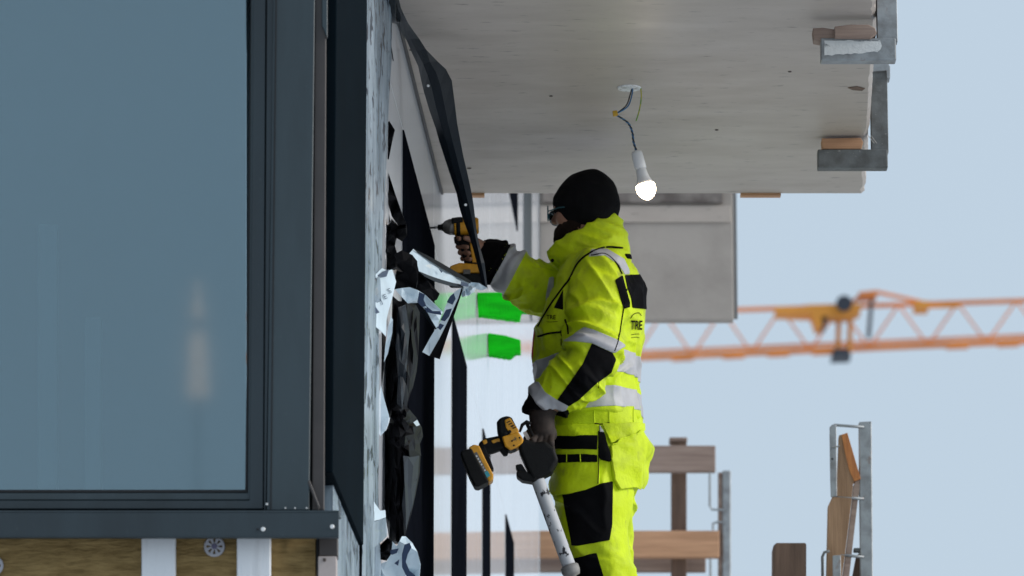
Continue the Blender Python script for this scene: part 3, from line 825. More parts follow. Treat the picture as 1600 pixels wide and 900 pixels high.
# the long strip that hangs from the top and bends out to the drill
ribbon = film('film_strip', [
    rw((604, -40, 14.92), (611, -40, 14.90), (618, -40, 14.91)),
    rw((610, 10, 15.16), (618, 8, 15.12), (626, 10, 15.13)),
    rw((622, 46, 15.40), (632, 43, 15.36), (642, 46, 15.36)),
    rw((639, 68, 15.56), (648, 66, 15.50), (658, 66, 15.48)),
    rw((652, 106, 15.72), (668, 100, 15.60), (685, 98, 15.63)),
    rw((660, 140, 15.76), (678, 133, 15.66), (703, 122, 15.70)),
    rw((676, 190, 15.82), (690, 186, 15.74), (713, 182, 15.76)),
    rw((688, 230, 15.88), (702, 228, 15.80), (721, 230, 15.82)),
    rw((700, 267, 15.94), (712, 266, 15.87), (729, 268, 15.88)),
    rw((710, 300, 15.98), (722, 300, 15.92), (736, 302, 15.93)),
    rw((721, 335, 16.02), (733, 335, 15.97), (742, 337, 15.98)),
    rw((733, 372, 16.06), (741, 372, 16.02), (748, 373, 16.03)),
    rw((744, 415, 16.10), (750, 415, 16.06), (757, 415, 16.07)),
    rw((752, 446, 16.14), (757, 448, 16.11), (762, 450, 16.12))],
    ('film_blueblack', 'film_black'), 4, 24, 'long dark strip of film hanging in front of the drill', amp=0.010, freq=9, seed=2, long=(1, 0.5), flat=True)
for x, y, Y in ((669, 134, 15.64), (727.5, 320, 15.92)):
    disc(P(x, y, Y), (0, -1, 0), 0.0045, 0.0015, 12).build('staple_hole', 'screw', ribbon)
film('film_strip', [
    rw((607, -30, 14.95), (619, -30, 14.94)), rw((607, 5, 15.10), (619, 6, 15.09)), rw((608, 33, 15.26), (619, 33, 15.24)), rw((622, 40, 15.36), (628, 36, 15.34)), rw((634, 58, 15.5), (636, 55, 15.5))],
    ('film_blueblack', 'film_print'), 10, 40, 'short blue black film flap at the top of the wall', amp=0.004, freq=12, seed=4)
film('film_strip', [
    rw((596, -30, 14.9), (605, -30, 14.9)), rw((598, 20, 15.08), (605, 20, 15.08)), rw((603, 55, 15.2), (609, 55, 15.2)), rw((608, 78, 15.3), (612, 78, 15.3)), rw((614, 96, 15.38), (614.8, 96, 15.38))],
    BK, 8, 50, 'thin black film sliver tapering to a point near the top', amp=0.004, freq=12, seed=5)

from mathutils.geometry import delaunay_2d_cdt
def shard(name, outline, Y, label=None, mats=('film_black', 'film_black'), extra=14, jit=0.014, seed=1, squash=1.0, parent=None, lift=0.0, thick=0.0012):
    """a stiff crumpled piece of film: straight torn edges, flat facets meeting in sharp creases"""
    rnd = random.Random(seed)
    yf = Y if callable(Y) else (lambda x, y: Y)
    pts = [(float(x), float(y) * squash) for x, y in outline]
    n = len(pts)
    xs = [p[0] for p in pts]; ys = [p[1] for p in pts]
    inner = []; tries = 0
    o_np = np.array(pts)
    def inside(x, y):
        c_ = False
        for i in range(n):
            (x1, y1), (x2, y2) = pts[i], pts[i - 1]
            if (y1 > y) != (y2 > y) and x < (x2 - x1) * (y - y1) / (y2 - y1) + x1: c_ = not c_
        return c_
    md = math.sqrt((max(xs) - min(xs)) * (max(ys) - min(ys)) / max(extra, 1)) * 0.45
    while len(inner) < extra and tries < 4000:
        tries += 1
        x, y = rnd.uniform(min(xs), max(xs)), rnd.uniform(min(ys), max(ys))
        if not inside(x, y): continue
        if min(math.hypot(x - a, y - b) for a, b in pts + inner) < md: continue
        inner.append((x, y))
    vv = [Vector(p) for p in pts + inner]
    r = delaunay_2d_cdt(vv, [], [list(range(n))], 1, 1e-4)
    V = []
    for k, p in enumerate(r[0]):
        x, y = p[0], p[1] / squash
        j_ = rnd.uniform(-1, 1) * jit * (1.0 if k >= n else 0.6)
        V.append(P(x, y, yf(x, y) + j_ - lift))
    fs = []
    for f in r[2]:
        a = np.cross(V[f[1]] - V[f[0]], V[f[2]] - V[f[0]])
        fs.append(tuple(f) if a @ (CAM - V[f[0]]) > 0 else tuple(f)[::-1])
    o = obj(name, V, fs, list(mats), parent)
    so = o.modifiers.new('solid', 'SOLIDIFY'); so.thickness = thick; so.offset = -1
    if mats[0] != mats[1]: so.material_offset = 1
    if label: tag(o, label, 'film', 'torn protective film')
    return o
WB = ('film_white', 'film_black'); NV = ('navy_ink', 'navy_ink'); BB = ('film_blueblack', 'film_black')
def lin(x0, Ya, x1, Yb): return lambda x, y: Ya + (Yb - Ya) * (x - x0) / (x1 - x0)
a = shard('film_strip', [(604, 194), (608, 189), (617, 203), (612, 225), (607, 249), (603, 246), (605, 220)], 15.2, 'small curled black film flap on the upper film edge', extra=4, jit=0.02, seed=6)
shard('film_fold', [(597, 200), (604, 194), (605, 220), (603, 246), (599, 243), (598, 220)], 15.2, None, ('film_blueblack', 'film_white'), 3, 0.02, 7, 1, a)
shard('film_strip', [(597, 248), (601, 252), (609, 276), (620, 310), (632, 343), (635, 352), (622, 352), (612, 338), (606, 315), (601, 291), (600, 272)], 15.24, 'black film loop stretched beside the black wedge panel', extra=10, jit=0.03, seed=8)
shard('film_strip', [(597, 250), (599, 290), (601, 300), (606, 322), (610, 345), (606, 358), (592, 352), (592, 300)], 15.26, 'dark film strand close to the wrapped film edge', extra=8, jit=0.03, seed=9)
shard('film_strip', [(592, 345), (606, 352), (612, 342), (622, 352), (635, 350), (636, 368), (628, 377), (620, 372), (617, 384), (622, 400), (624, 420), (606, 424), (592, 402)], 15.16, 'crumpled black film bunched against the wall at hand height', extra=26, jit=0.035, seed=10)
shard('film_strip', [(616, 397), (628, 391), (644, 398), (652, 408), (653, 436), (650, 452), (632, 450), (612, 453), (618, 432), (621, 412)], 15.12, 'billowing black film under the printed strip', extra=10, jit=0.03, seed=11)
shard('film_strip', [(648, 420), (668, 438), (687, 459), (683, 468), (679, 470), (666, 460), (654, 466), (645, 452)], 15.3, 'short black film flap below the printed strip', extra=6, jit=0.03, seed=12)
# printed strip reaching out to the end of the long strip
ps = shard('film_strip', [(640, 396), (646, 389), (654, 396), (676, 410), (697, 423), (733, 441), (728, 446), (708, 442), (690, 437), (672, 431), (655, 424), (652, 411)], lin(640, 15.42, 735, 15.98), 'white and navy printed film strip stretched out towards the drill', WB, 10, 0.012, 13)
shard('film_fold', [(646, 388.5), (664, 397), (690, 411), (715, 426), (736, 439), (735, 443), (715, 433), (697, 423), (676, 410), (654, 396)], lin(640, 15.40, 735, 15.96), None, BK, 6, 0.012, 14, 1, ps)
shard('film_fold', [(655, 424), (672, 431), (690, 437), (708, 442), (728, 446), (720, 448), (700, 446), (680, 440), (664, 432)], lin(640, 15.40, 735, 15.94), None, BB, 5, 0.01, 15, 1, ps)
shard('film_fold', [(733, 441), (748, 442), (762, 450), (752, 454), (742, 450), (731, 447)], 16.05, None, WB, 3, 0.01, 16, 1, ps)
for q in ([(721, 440), (732, 443), (732, 448), (720, 446)], [(686, 420), (692, 424), (690, 426)]):
    shard('print_mark', q, lin(640, 15.38, 735, 15.92), None, NV, 0, 0.0, 1, 1, ps)
# drooping printed flap
pf = shard('film_strip', [(617, 452), (628, 450), (640, 449), (652, 453), (664, 460), (678, 474), (692, 487), (687, 500), (682, 513), (674, 500), (668, 488), (655, 473), (637, 474), (627, 463)], 15.08, 'curved printed film flap drooping below the stretched strip', WB, 12, 0.014, 17)
for q in ([(655, 456), (664, 460), (662, 468), (666, 478), (660, 480), (652, 472)], [(666, 478), (676, 486), (688, 486), (690, 492), (676, 490), (668, 488)], [(668, 482), (662, 480), (668, 490)]):
    shard('print_mark', q, 15.06, None, NV, 0, 0.0, 1, 1, pf)
shard('film_strip', [(658, 486), (663, 486), (676, 498), (684, 512), (680, 515), (668, 501)], 15.2, 'narrow black film edge pointing down beside the printed flap', BB, 3, 0.012, 18)
# tail
tl = shard('film_strip', [(704, 462), (712, 455), (721, 450), (716, 466), (706, 488), (697, 508), (686, 530), (671, 556), (660, 550), (672, 528), (684, 508), (690, 500), (695, 481)], 15.84, 'printed film tail hanging straight down under the strip end', WB, 6, 0.012, 19)
shard('film_fold', [(721, 450), (723, 453), (714, 480), (702, 515), (687, 561), (671, 556), (686, 530), (697, 508), (706, 488), (716, 466)], 15.82, None, BK, 6, 0.012, 20, 1, tl)
for q in ([(703, 463), (709, 458), (712, 467), (707, 476), (698, 472)], [(697, 484), (706, 482), (702, 494), (695, 502), (688, 500)], [(687, 505), (694, 508), (688, 516), (684, 512)]):
    shard('print_mark', q, 15.81, None, NV, 0, 0.0, 1, 1, tl)
shard('film_strip', [(718, 452), (724, 447), (735, 446), (744, 449), (741, 456), (732, 462), (722, 464)], 15.97, 'crinkled clear white film scrap at the end of the printed strip', ('film_white', 'film_white'), 14, 0.02, 21)
# white film with letters
lf = lin(565, 14.46, 615, 14.86)
letters_film = shard('film_sheet', [(564, 420), (572, 428), (580, 434), (588, 428), (597, 419), (606, 423), (613, 421), (619, 440), (613, 465), (607, 486), (604, 500), (603, 525), (594, 516), (584, 508), (575, 518), (563, 523)], lf, 'white film sheet with dark letters curling off the wall', WB, 10, 0.010, 22)
for q in ([(591, 430), (599, 424), (608, 421), (604, 432), (594, 434)], [(583, 474), (593, 488), (589, 490), (586, 486)]):
    shard('print_mark', q, lf, None, NV, 0, 0.0, 1, 1, letters_film, 0.012)
shard('film_fold', [(583, 436), (594, 432), (596, 470), (590, 473), (579, 466)], lf, None, ('film_grey', 'film_grey'), 8, 0.012, 23, 1, letters_film, 0.016)
shard('film_sheet', [(611, 494), (614, 500), (613, 520), (606, 552), (600, 566), (602, 540), (607, 510)], 14.86, 'narrow white film tongue below the lettered sheet', WB, 2, 0.01, 24)
shard('film_strip', [(587, 512), (596, 518), (603, 527), (602, 560), (597, 600), (596, 650), (592, 690), (588, 640), (588, 560)], 15.0, 'narrow black film strip along the edge of the wrapped film', BK, 10, 0.02, 25, 0.4)
shard('film_sheet', [(594, 596), (600, 622), (608, 650), (606, 664), (600, 675), (594, 682), (592, 650)], 14.98, 'narrow pale film sliver beside the pinch of the bundle', WB, 3, 0.008, 26)
# big hanging black bundle
bd = empty('film_bundle', tuple(P(615, 850, 15.1)))
tag(bd, 'large black film bundle hanging down the wall, pinched in the middle', 'film', 'torn protective film')
bul = lambda x, y: 15.08 + 0.0002 * (x - 625) ** 2
shard('upper_drape', [(613, 462), (622, 470), (636, 472), (650, 476), (656, 488), (655, 520), (653, 560), (651, 580), (645, 606), (637, 628), (640, 645), (628, 660), (612, 660), (604, 642), (598, 625), (601, 600), (597, 585), (604, 555), (611, 520), (613, 490)], bul, None, BK, 90, 0.024, 27, 0.22, bd)
shard('upper_drape_fold', [(622, 480), (634, 476), (640, 520), (636, 560), (634, 600), (628, 640), (620, 630), (622, 590), (618, 540)], bul, None, BB, 22, 0.024, 28, 0.22, bd, 0.05)
shard('knot', [(612, 640), (626, 628), (640, 640), (650, 652), (659, 668), (661, 682), (656, 694), (658, 712), (640, 714), (622, 700), (606, 688), (602, 676), (608, 660)], bul, None, BK, 50, 0.03, 29, 0.8, bd, 0.04)
shard('lower_drape', [(600, 676), (612, 664), (628, 680), (645, 700), (657, 712), (656, 738), (650, 770), (642, 806), (632, 840), (624, 850), (614, 850), (608, 842), (603, 812), (597, 780), (590, 745), (588, 712), (592, 690)], bul, None, BK, 95, 0.024, 30, 0.22, bd, 0.02)
shard('lower_drape_fold', [(630, 712), (655, 712), (653, 745), (645, 790), (634, 830), (628, 790), (632, 750)], bul, None, BB, 10, 0.02, 31, 0.32, bd, 0.05)
shard('torn_edge', [(646, 660), (652, 656), (656, 664), (651, 666)], bul, None, WB, 0, 0.01, 32, 1, bd, 0.1)
# foot of the bundle
shard('film_strip', [(586, 862), (594, 852), (606, 840), (613, 848), (611, 866), (604, 876), (592, 874), (584, 875)], 14.98, 'black film scrap at the foot of the bundle', BK, 8, 0.03, 33)
ft = shard('film_sheet', [(609, 852), (613, 846), (620, 853), (628, 838), (634, 838), (644, 848), (652, 862), (657, 882), (655, 905), (656, 1000), (640, 1060), (596, 1060), (592, 960), (592, 882), (605, 877)], 15.02, 'crumpled white and navy printed film at the bottom of the wall', WB, 44, 0.028, 34)
for q in ([(632, 851), (640, 848), (643, 855), (637, 866), (634, 878), (640, 892), (649, 899), (648, 908), (636, 902), (628, 886), (628, 866)], [(607, 860), (616, 858), (623, 857), (620, 864), (612, 867)], [(616, 880), (624, 874), (622, 884)], [(592, 876), (595, 876), (594, 920), (591, 920)]):
    shard('print_mark', q, 14.975, None, NV, 0, 0.0, 1, 1, ft)
lf2 = lin(562, 14.42, 604, 14.76)
shard('film_sheet', [(574, 763), (580, 776), (587, 788), (594, 798), (602, 797), (603, 808), (592, 812), (562, 820), (566, 795)], lf2, 'pointed white film patch low on the wall beside the bundle', WB, 5, 0.008, 35)
shard('film_sheet', [(562, 821), (592, 813), (603, 809), (605, 838), (594, 848), (584, 856), (562, 846)], lf2, 'grey creased film patch below the pointed white one', ('film_grey', 'film_black'), 8, 0.012, 36)
# wrapped, wrinkled film still on the narrow panel beside the dark corner
def wrapped():
    nu, nv = 46, 260
    v = np.zeros((nv, nu, 3))
    edge = [on_wall(x, y) for x, y in ((608, 0), (606, 100), (601, 200), (597, 280), (593, 360), (592, 420), (588, 520), (587, 640), (588, 760), (590, 900))]
    es = np.array([(e - WO) @ WD for e in edge]); ez = np.array([e[2] for e in edge]); od = np.argsort(ez)
    ss = np.linspace(S_COL + 0.004, S_FILM + 0.02, nu); zz = np.linspace(2.9, 6.19, nv)
    for j, z in enumerate(zz):
        s_r = np.interp(z, ez[od], es[od]) + 0.05 * (vnoise(np.array([z * 9, 1.5, 2.5])) - 0.5)
        for i in range(nu):
            v[j, i] = W(S_COL + 0.004 + (s_r - S_COL) * i / (nu - 1), 0, z)
    Q = np.stack([np.repeat(ss[None], nv, 0) * 7.0, np.repeat(zz[:, None], nu, 1) * 0.9, np.zeros((nv, nu))], -1)
    Q2 = np.stack([np.repeat(ss[None], nv, 0) * 16.0, np.repeat(zz[:, None], nu, 1) * 4.0, np.ones((nv, nu))], -1)
    d = 0.002 + 0.006 * ridged(Q, 31) + 0.004 * ridged(Q2, 32)
    v = v + WN * d[..., None]
    fs = [(j * nu + i, j * nu + i + 1, (j + 1) * nu + i + 1, (j + 1) * nu + i) for j in range(nv - 1) for i in range(nu - 1)]
    o = obj('film_wrap', v.reshape(-1, 3), fs, ['film_grey', 'film_grey'], None, smooth=True)
    so = o.modifiers.new('solid', 'SOLIDIFY'); so.thickness = 0.001; so.offset = -1
    tag(o, 'pale wrinkled film still stuck to the wall beside the dark corner', 'film')
    return o
wrapped()

# ------------------------------------------------------------------ marks laid onto a surface
def bvh_of(o):
    me = o.data
    return BVHTree.FromPolygons([v.co[:] for v in me.vertices], [p.vertices[:] for p in me.polygons])
def hit(bvh, px, py, off=0.002):
    d = Vector(ray(px, py)).normalized()
    loc, nrm, idx, dist = bvh.ray_cast(Vector(CAM), d)
    if loc is None: return None
    if nrm.dot(d) > 0: nrm = -nrm
    return np.array(loc) + np.array(nrm) * off
def text_on(bvh, txt, px, py, size, slant, name, m, parent, squash=1.0, off=0.002, bold=0.0):
    cu = bpy.data.curves.new('t', 'FONT'); cu.body = txt; cu.size = 1.0; cu.offset = bold
    to = bpy.data.objects.new('t', cu); col.objects.link(to)
    dg = bpy.context.evaluated_depsgraph_get()
    me = bpy.data.meshes.new_from_object(to.evaluated_get(dg))
    bpy.data.objects.remove(to); bpy.data.curves.remove(cu)
    bm = bmesh.new(); bm.from_mesh(me)
    bmesh.ops.triangulate(bm, faces=bm.faces)
    bmesh.ops.subdivide_edges(bm, edges=[e for e in bm.edges if e.calc_length() > 0.25], cuts=1)
    ca, sa = math.cos(slant), math.sin(slant)
    ok = True
    for v in bm.verts:
        x, y = v.co.x * size * squash, v.co.y * size
        h = hit(bvh, px + x * ca + y * sa, py - y * ca + x * sa, off)
        if h is None: ok = False
        else: v.co = h
    if ok: bm.to_mesh(me)
    bm.free()
    if not ok:
        bpy.data.meshes.remove(me); return None
    return finish(name, me, m, parent)
bv = bvh_of(letters_film)
for ch, x, y, a in (('J', 594, 474, -0.5), ('E', 599, 468, -0.45), ('S', 606, 459, -0.4), ('H', 571, 470, 0.5), ('E', 575, 476, 0.3)):
    text_on(bv, ch, x, y, 11, a, 'printed_letter', 'navy_ink', letters_film, off=0.004)
# ================================================================== the worker
class Field:
    """distance field on a grid; primitives are blended in smoothly and the surface is taken off as one skin"""
    def __init__(self, lo, hi, h):
        self.lo = np.asarray(lo, float); self.h = h
        self.n = np.ceil((np.asarray(hi) - self.lo) / h).astype(int) + 1
        self.D = np.full(self.n, 0.2, np.float32)
    def _block(self, lo, hi, pad):
        a = np.clip(np.floor((np.asarray(lo) - pad - self.lo) / self.h).astype(int), 0, self.n - 1)
        b = np.clip(np.ceil((np.asarray(hi) + pad - self.lo) / self.h).astype(int) + 1, 1, self.n)
        sl = tuple(slice(int(x), int(y)) for x, y in zip(a, b))
        ax = [self.lo[i] + self.h * np.arange(int(a[i]), int(b[i])) for i in range(3)]
        X = np.stack(np.meshgrid(*ax, indexing='ij'), -1)
        return sl, X
    def _merge(self, sl, d, k):
        o = self.D[sl]
        if k > 0:
            hh = np.maximum(k - np.abs(o - d), 0) / k
            self.D[sl] = np.minimum(o, d) - hh * hh * k * 0.25
        else:
            self.D[sl] = np.minimum(o, d)
    def cap(self, a, b, ra, rb, k=0.03):
        a = np.asarray(a, float); b = np.asarray(b, float)
        r = max(ra, rb)
        sl, X = self._block(np.minimum(a, b) - r, np.maximum(a, b) + r, k + 0.02)
        ab = b - a
        t = np.clip(((X - a) @ ab) / (ab @ ab + 1e-12), 0, 1)
        d = np.linalg.norm(X - a - t[..., None] * ab, axis=-1) - (ra + (rb - ra) * t)
        self._merge(sl, d.astype(np.float32), k)
    def chain(self, pts, rs, k=0.03):
        for i in range(len(pts) - 1): self.cap(pts[i], pts[i + 1], rs[i], rs[i + 1], k)
    def ell(self, c, axes, rad, k=0.02):
        c = np.asarray(c, float); A = np.asarray(axes, float); rad = np.asarray(rad, float)
        r = rad.max()
        sl, X = self._block(c - r, c + r, k + 0.02)
        q = (X - c) @ A.T
        k0 = np.linalg.norm(q / rad, axis=-1); k1 = np.linalg.norm(q / (rad * rad), axis=-1) + 1e-9
        d = k0 * (k0 - 1) / k1
        self._merge(sl, d.astype(np.float32), k)
    def loft(self, rings, fdir, ldir, k=0.03, p=2.3):
        """rings: (centre, half length along fdir, half width along ldir) by height"""
        rings = sorted(rings, key=lambda r: r[0][2])
        z = np.array([r[0][2] for r in rings])
        ext = max(max(r[1], r[2]) for r in rings)
        cs = np.array([r[0] for r in rings])
        sl, X = self._block(cs.min(0) - [ext, ext, 0], cs.max(0) + [ext, ext, 0], k + 0.02)
        Z = X[..., 2]
        cx = np.interp(Z, z, cs[:, 0]); cy = np.interp(Z, z, cs[:, 1])
        a = np.interp(Z, z, [r[1] for r in rings]); b = np.interp(Z, z, [r[2] for r in rings])
        dx = X[..., 0] - cx; dy = X[..., 1] - cy
        u = dx * fdir[0] + dy * fdir[1]; v = dx * ldir[0] + dy * ldir[1]
        g_ = (np.abs(u / a) ** p + np.abs(v / b) ** p) ** (1 / p)
        d = (g_ - 1) * np.minimum(a, b)
        d = np.maximum(d, np.maximum(z[0] - Z, Z - z[-1]))
        self._merge(sl, d.astype(np.float32), k)
    def custom(self, lo, hi, fn, k=0.0, cut=False):
        sl, X = self._block(lo, hi, 0.0)
        d = fn(X).astype(np.float32)
        if cut: self.D[sl] = np.maximum(self.D[sl], d)
        else: self._merge(sl, d, k)
    def mesh(self):
        D = self.D; S = D < 0
        n0, n1, n2 = D.shape
        cnt = np.zeros((n0 - 1, n1 - 1, n2 - 1), np.uint8)
        for a in (0, 1):
            for b in (0, 1):
                for c_ in (0, 1): cnt += S[a:n0 - 1 + a, b:n1 - 1 + b, c_:n2 - 1 + c_]
        act = np.argwhere((cnt > 0) & (cnt < 8))
        ids = np.full(cnt.shape, -1, np.int64); ids[tuple(act.T)] = np.arange(len(act))
        acc = np.zeros((len(act), 3)); num = np.zeros(len(act))
        corners = [(a, b, c_) for a in (0, 1) for b in (0, 1) for c_ in (0, 1)]
        for p in corners:
            for ax in range(3):
                if p[ax]: continue
                q = list(p); q[ax] = 1
                v0 = D[act[:, 0] + p[0], act[:, 1] + p[1], act[:, 2] + p[2]]; v1 = D[act[:, 0] + q[0], act[:, 1] + q[1], act[:, 2] + q[2]]
                m_ = (v0 < 0) != (v1 < 0)
                t = np.where(m_, v0 / np.where(m_, v0 - v1, 1), 0)
                e = np.tile(np.array(p, float), (len(act), 1)); e[:, ax] += t
                acc[m_] += e[m_]; num[m_] += 1
        V = self.lo + self.h * (act + acc / num[:, None])
        quads = []
        for ax in range(3):
            o1, o2 = [(1, 2), (2, 0), (0, 1)][ax]
            sa = [slice(None)] * 3; sb = [slice(None)] * 3
            sa[ax] = slice(0, -1); sb[ax] = slice(1, None)
            A_, B_ = S[tuple(sa)], S[tuple(sb)]
            e = np.argwhere(A_ != B_)
            e = e[(e[:, o1] > 0) & (e[:, o2] > 0) & (e[:, o1] < D.shape[o1] - 1) & (e[:, o2] < D.shape[o2] - 1)]
            fl = A_[tuple(e.T)]
            def cid(d1, d2):
                q = e.copy(); q[:, o1] -= d1; q[:, o2] -= d2
                return ids[tuple(q.T)]
            Q = np.stack([cid(1, 1), cid(0, 1), cid(0, 0), cid(1, 0)], 1)
            Q[~fl] = Q[~fl][:, ::-1]
            quads.append(Q)
        Fq = np.concatenate(quads)
        return V, Fq

def mesh_from(name, V, Fq):
    me = bpy.data.meshes.new(name)
    k = Fq.shape[1]
    me.vertices.add(len(V)); me.vertices.foreach_set('co', V.astype(np.float32).ravel())
    me.loops.add(Fq.size); me.loops.foreach_set('vertex_index', Fq.astype(np.int32).ravel())
    me.polygons.add(len(Fq)); me.polygons.foreach_set('loop_start', np.arange(0, Fq.size, k, dtype=np.int32))
    me.update(calc_edges=True); me.validate()
    return me

def normals(V, Fq):
    n = np.cross(V[Fq[:, 2]] - V[Fq[:, 0]], V[Fq[:, 3]] - V[Fq[:, 1]])
    N = np.zeros_like(V)
    for i in range(4): np.add.at(N, Fq[:, i], n)
    return N / (np.linalg.norm(N, axis=1, keepdims=True) + 1e-12)

def relax(V, Fq, it=2, f=0.5):
    for _ in range(it):
        S = np.zeros_like(V); c_ = np.zeros(len(V))
        for i in range(4):
            for j in ((i + 1) % 4, (i + 3) % 4):
                np.add.at(S, Fq[:, i], V[Fq[:, j]]); np.add.at(c_, Fq[:, i], 1)
        V = V * (1 - f) + f * S / c_[:, None]
    return V

def sd_poly(x, y, poly):
    """signed distance in pixels to an outline, negative inside"""
    poly = np.asarray(poly, float)
    d = np.full(x.shape, 1e9); s = np.ones(x.shape)
    n = len(poly)
    for i in range(n):
        a, b = poly[i], poly[i - 1]
        e = b - a; wx, wy = x - a[0], y - a[1]
        t = np.clip((wx * e[0] + wy * e[1]) / (e @ e), 0, 1)
        d = np.minimum(d, (wx - e[0] * t) ** 2 + (wy - e[1] * t) ** 2)
        c1 = y >= a[1]; c2 = y < b[1]; c3 = e[0] * wy > e[1] * wx
        flip = (c1 & c2 & c3) | (~c1 & ~c2 & ~c3)
        s = np.where(flip, -s, s)
    return s * np.sqrt(d)

def patch(name, V, Fq, N, sd, m, parent, off=0.002, keep=None):
    """cut the part of a skin where sd < 0 out as a piece of cloth of its own, lying off above it"""
    T = np.concatenate([Fq[:, [0, 1, 2]], Fq[:, [0, 2, 3]]])
    if keep is not None: T = T[keep[T].all(1)]
    neg = sd[T] < 0
    c_ = neg.sum(1)
    full = T[c_ == 3]; mix = T[(c_ > 0) & (c_ < 3)]
    newV = []; key = {}; faces = []
    base = len(V)
    def cutp(a, b):
        if a > b: a, b = b, a
        if (a, b) in key: return key[(a, b)]
        t = sd[a] / (sd[a] - sd[b])
        newV.append(np.concatenate([V[a] + (V[b] - V[a]) * t, N[a] + (N[b] - N[a]) * t]))
        key[(a, b)] = base + len(newV) - 1
        return key[(a, b)]
    for t in mix:
        out = []
        for i in range(3):
            a, b = int(t[i]), int(t[(i + 1) % 3])
            if sd[a] < 0: out.append(a)
            if (sd[a] < 0) != (sd[b] < 0): out.append(cutp(a, b))
        if len(out) >= 3: faces.append(tuple(out))
    faces = [tuple(int(i) for i in f) for f in full] + faces
    if not faces: return None
    par = {}                                  # keep the one connected piece that is largest
    def root(i):
        while par.setdefault(i, i) != i:
            par[i] = par[par[i]]; i = par[i]
        return i
    for f in faces:
        r0 = root(f[0])
        for i in f[1:]: par[root(i)] = r0
    size = {}
    for f in faces: size[root(f[0])] = size.get(root(f[0]), 0) + 1
    big = max(size, key=size.get)
    faces = [f for f in faces if root(f[0]) == big]
    AV = V if not newV else np.concatenate([V, np.array(newV)[:, :3]])
    AN = N if not newV else np.concatenate([N, np.array(newV)[:, 3:]])
    used = sorted({i for f in faces for i in f}); remap = {u: k for k, u in enumerate(used)}
    used = np.array(used)
    o = obj(name, AV[used] + AN[used] * off, [tuple(remap[i] for i in f) for f in faces], m, parent, smooth=True)
    so = o.modifiers.new('solid', 'SOLIDIFY'); so.thickness = off + 0.001; so.offset = -1
    return o

Y0 = 17.05                               # the worker's middle
PH = R(10)
FD = np.array([-math.cos(PH), math.sin(PH), 0]); LD = np.array([-math.sin(PH), -math.cos(PH), 0]); ZD = np.array([0, 0, 1.0])
H = P(911, 333, Y0)
hp = R(20)
HF = np.array([-math.cos(hp), math.sin(hp), 0]); HL = np.array([-math.sin(hp), -math.cos(hp), 0])
HA = np.array([HF, HL, ZD])
def hd(f, l, u): return H + HF * f + HL * l + ZD * u

# arms (points, sleeve radii)
near_arm = [P(938, 430, 16.87), P(934, 470, 16.83), P(930, 520, 16.79), P(926, 562, 16.76), P(906, 585, 16.765), P(880, 605, 16.78), P(858, 624, 16.79), P(846, 645, 16.795), P(847, 660, 16.795)]
near_r = [0.092, 0.094, 0.091, 0.084, 0.086, 0.080, 0.066, 0.052, 0.047]
near_wrist = P(848, 668, 16.795)
far_arm = [P(912, 440, 17.24), P(888, 452, 17.22), P(862, 458, 17.19), P(840, 449, 17.16), P(812, 434, 17.13), P(790, 420, 17.11), P(768, 404, 17.09)]
far_r = [0.095, 0.088, 0.076, 0.072, 0.070, 0.066, 0.058]
far_wrist = P(752, 393, 17.08)

# ---------------------------------------------------------------- body: one skin from head to feet
zfoot = 4.30
lo = np.array([-0.26, 16.60, 4.26]); hi = np.array([0.62, 17.46, 6.17])
bf = Field(lo, hi, 0.0045)
bf.ell(hd(-0.005, 0, 0.035), HA, (0.096, 0.076, 0.100))
bf.ell(hd(0.025, 0, -0.045), HA, (0.064, 0.056, 0.066), 0.03)
bf.ell(hd(0.083, 0, 0.018), HA, (0.016, 0.048, 0.014), 0.02)
bf.chain([hd(0.085, 0, 0.012), hd(0.103, 0, -0.018)], (0.010, 0.0125), 0.014)
bf.ell(hd(0.097, 0, -0.022), HA, (0.012, 0.017, 0.009), 0.010)
bf.ell(hd(0.086, 0, -0.052), HA, (0.010, 0.022, 0.006), 0.006)
bf.ell(hd(0.085, 0, -0.064), HA, (0.010, 0.020, 0.006), 0.006)
bf.ell(hd(0.073, 0, -0.090), HA, (0.022, 0.028, 0.018), 0.02)
for s_ in (-1, 1):
    bf.ell(hd(0.055, s_ * 0.042, -0.020), HA, (0.028, 0.024, 0.026), 0.02)
    bf.ell(hd(-0.020, s_ * 0.070, 0.006), HA, (0.020, 0.010, 0.026), 0.008)
bf.cap(hd(-0.02, 0, -0.04), P(932, 412, Y0), 0.058, 0.066, 0.03)
bf.loft([(P(932, 415, Y0), 0.07, 0.12), (P(935, 450, Y0), 0.11, 0.17), (P(925, 520, Y0), 0.13, 0.18), (P(920, 600, Y0), 0.115, 0.155), (P(932, 680, Y0), 0.125, 0.165), (P(936, 742, Y0), 0.115, 0.16)], FD, LD, 0.05)
bf.chain(near_arm + [near_wrist], [r * 0.62 for r in near_r] + [0.030], 0.03)
bf.chain(far_arm + [far_wrist], [r * 0.62 for r in far_r] + [0.031], 0.03)
near_leg = [P(932, 745, 16.93), P(928, 790, 16.92), P(934, 852, 16.91), P(946, 905, 16.91), P(970, 1000, 16.92), P(982, 1085, 16.93)]
far_leg = [p + np.array([0.01, 0.25, 0.0]) for p in near_leg]
leg_r = [0.118, 0.116, 0.094, 0.084, 0.078, 0.072]
for lg in (near_leg, far_leg):
    bf.chain(lg, [r * 0.7 for r in leg_r], 0.04)
    heel = lg[-1] * [1, 1, 0] + [0.03, 0, zfoot + 0.05]; toe = lg[-1] * [1, 1, 0] + [-0.15, 0.02, zfoot + 0.045]
    bf.cap(lg[-1], heel, 0.045, 0.038, 0.03); bf.cap(heel, toe, 0.036, 0.03, 0.03)
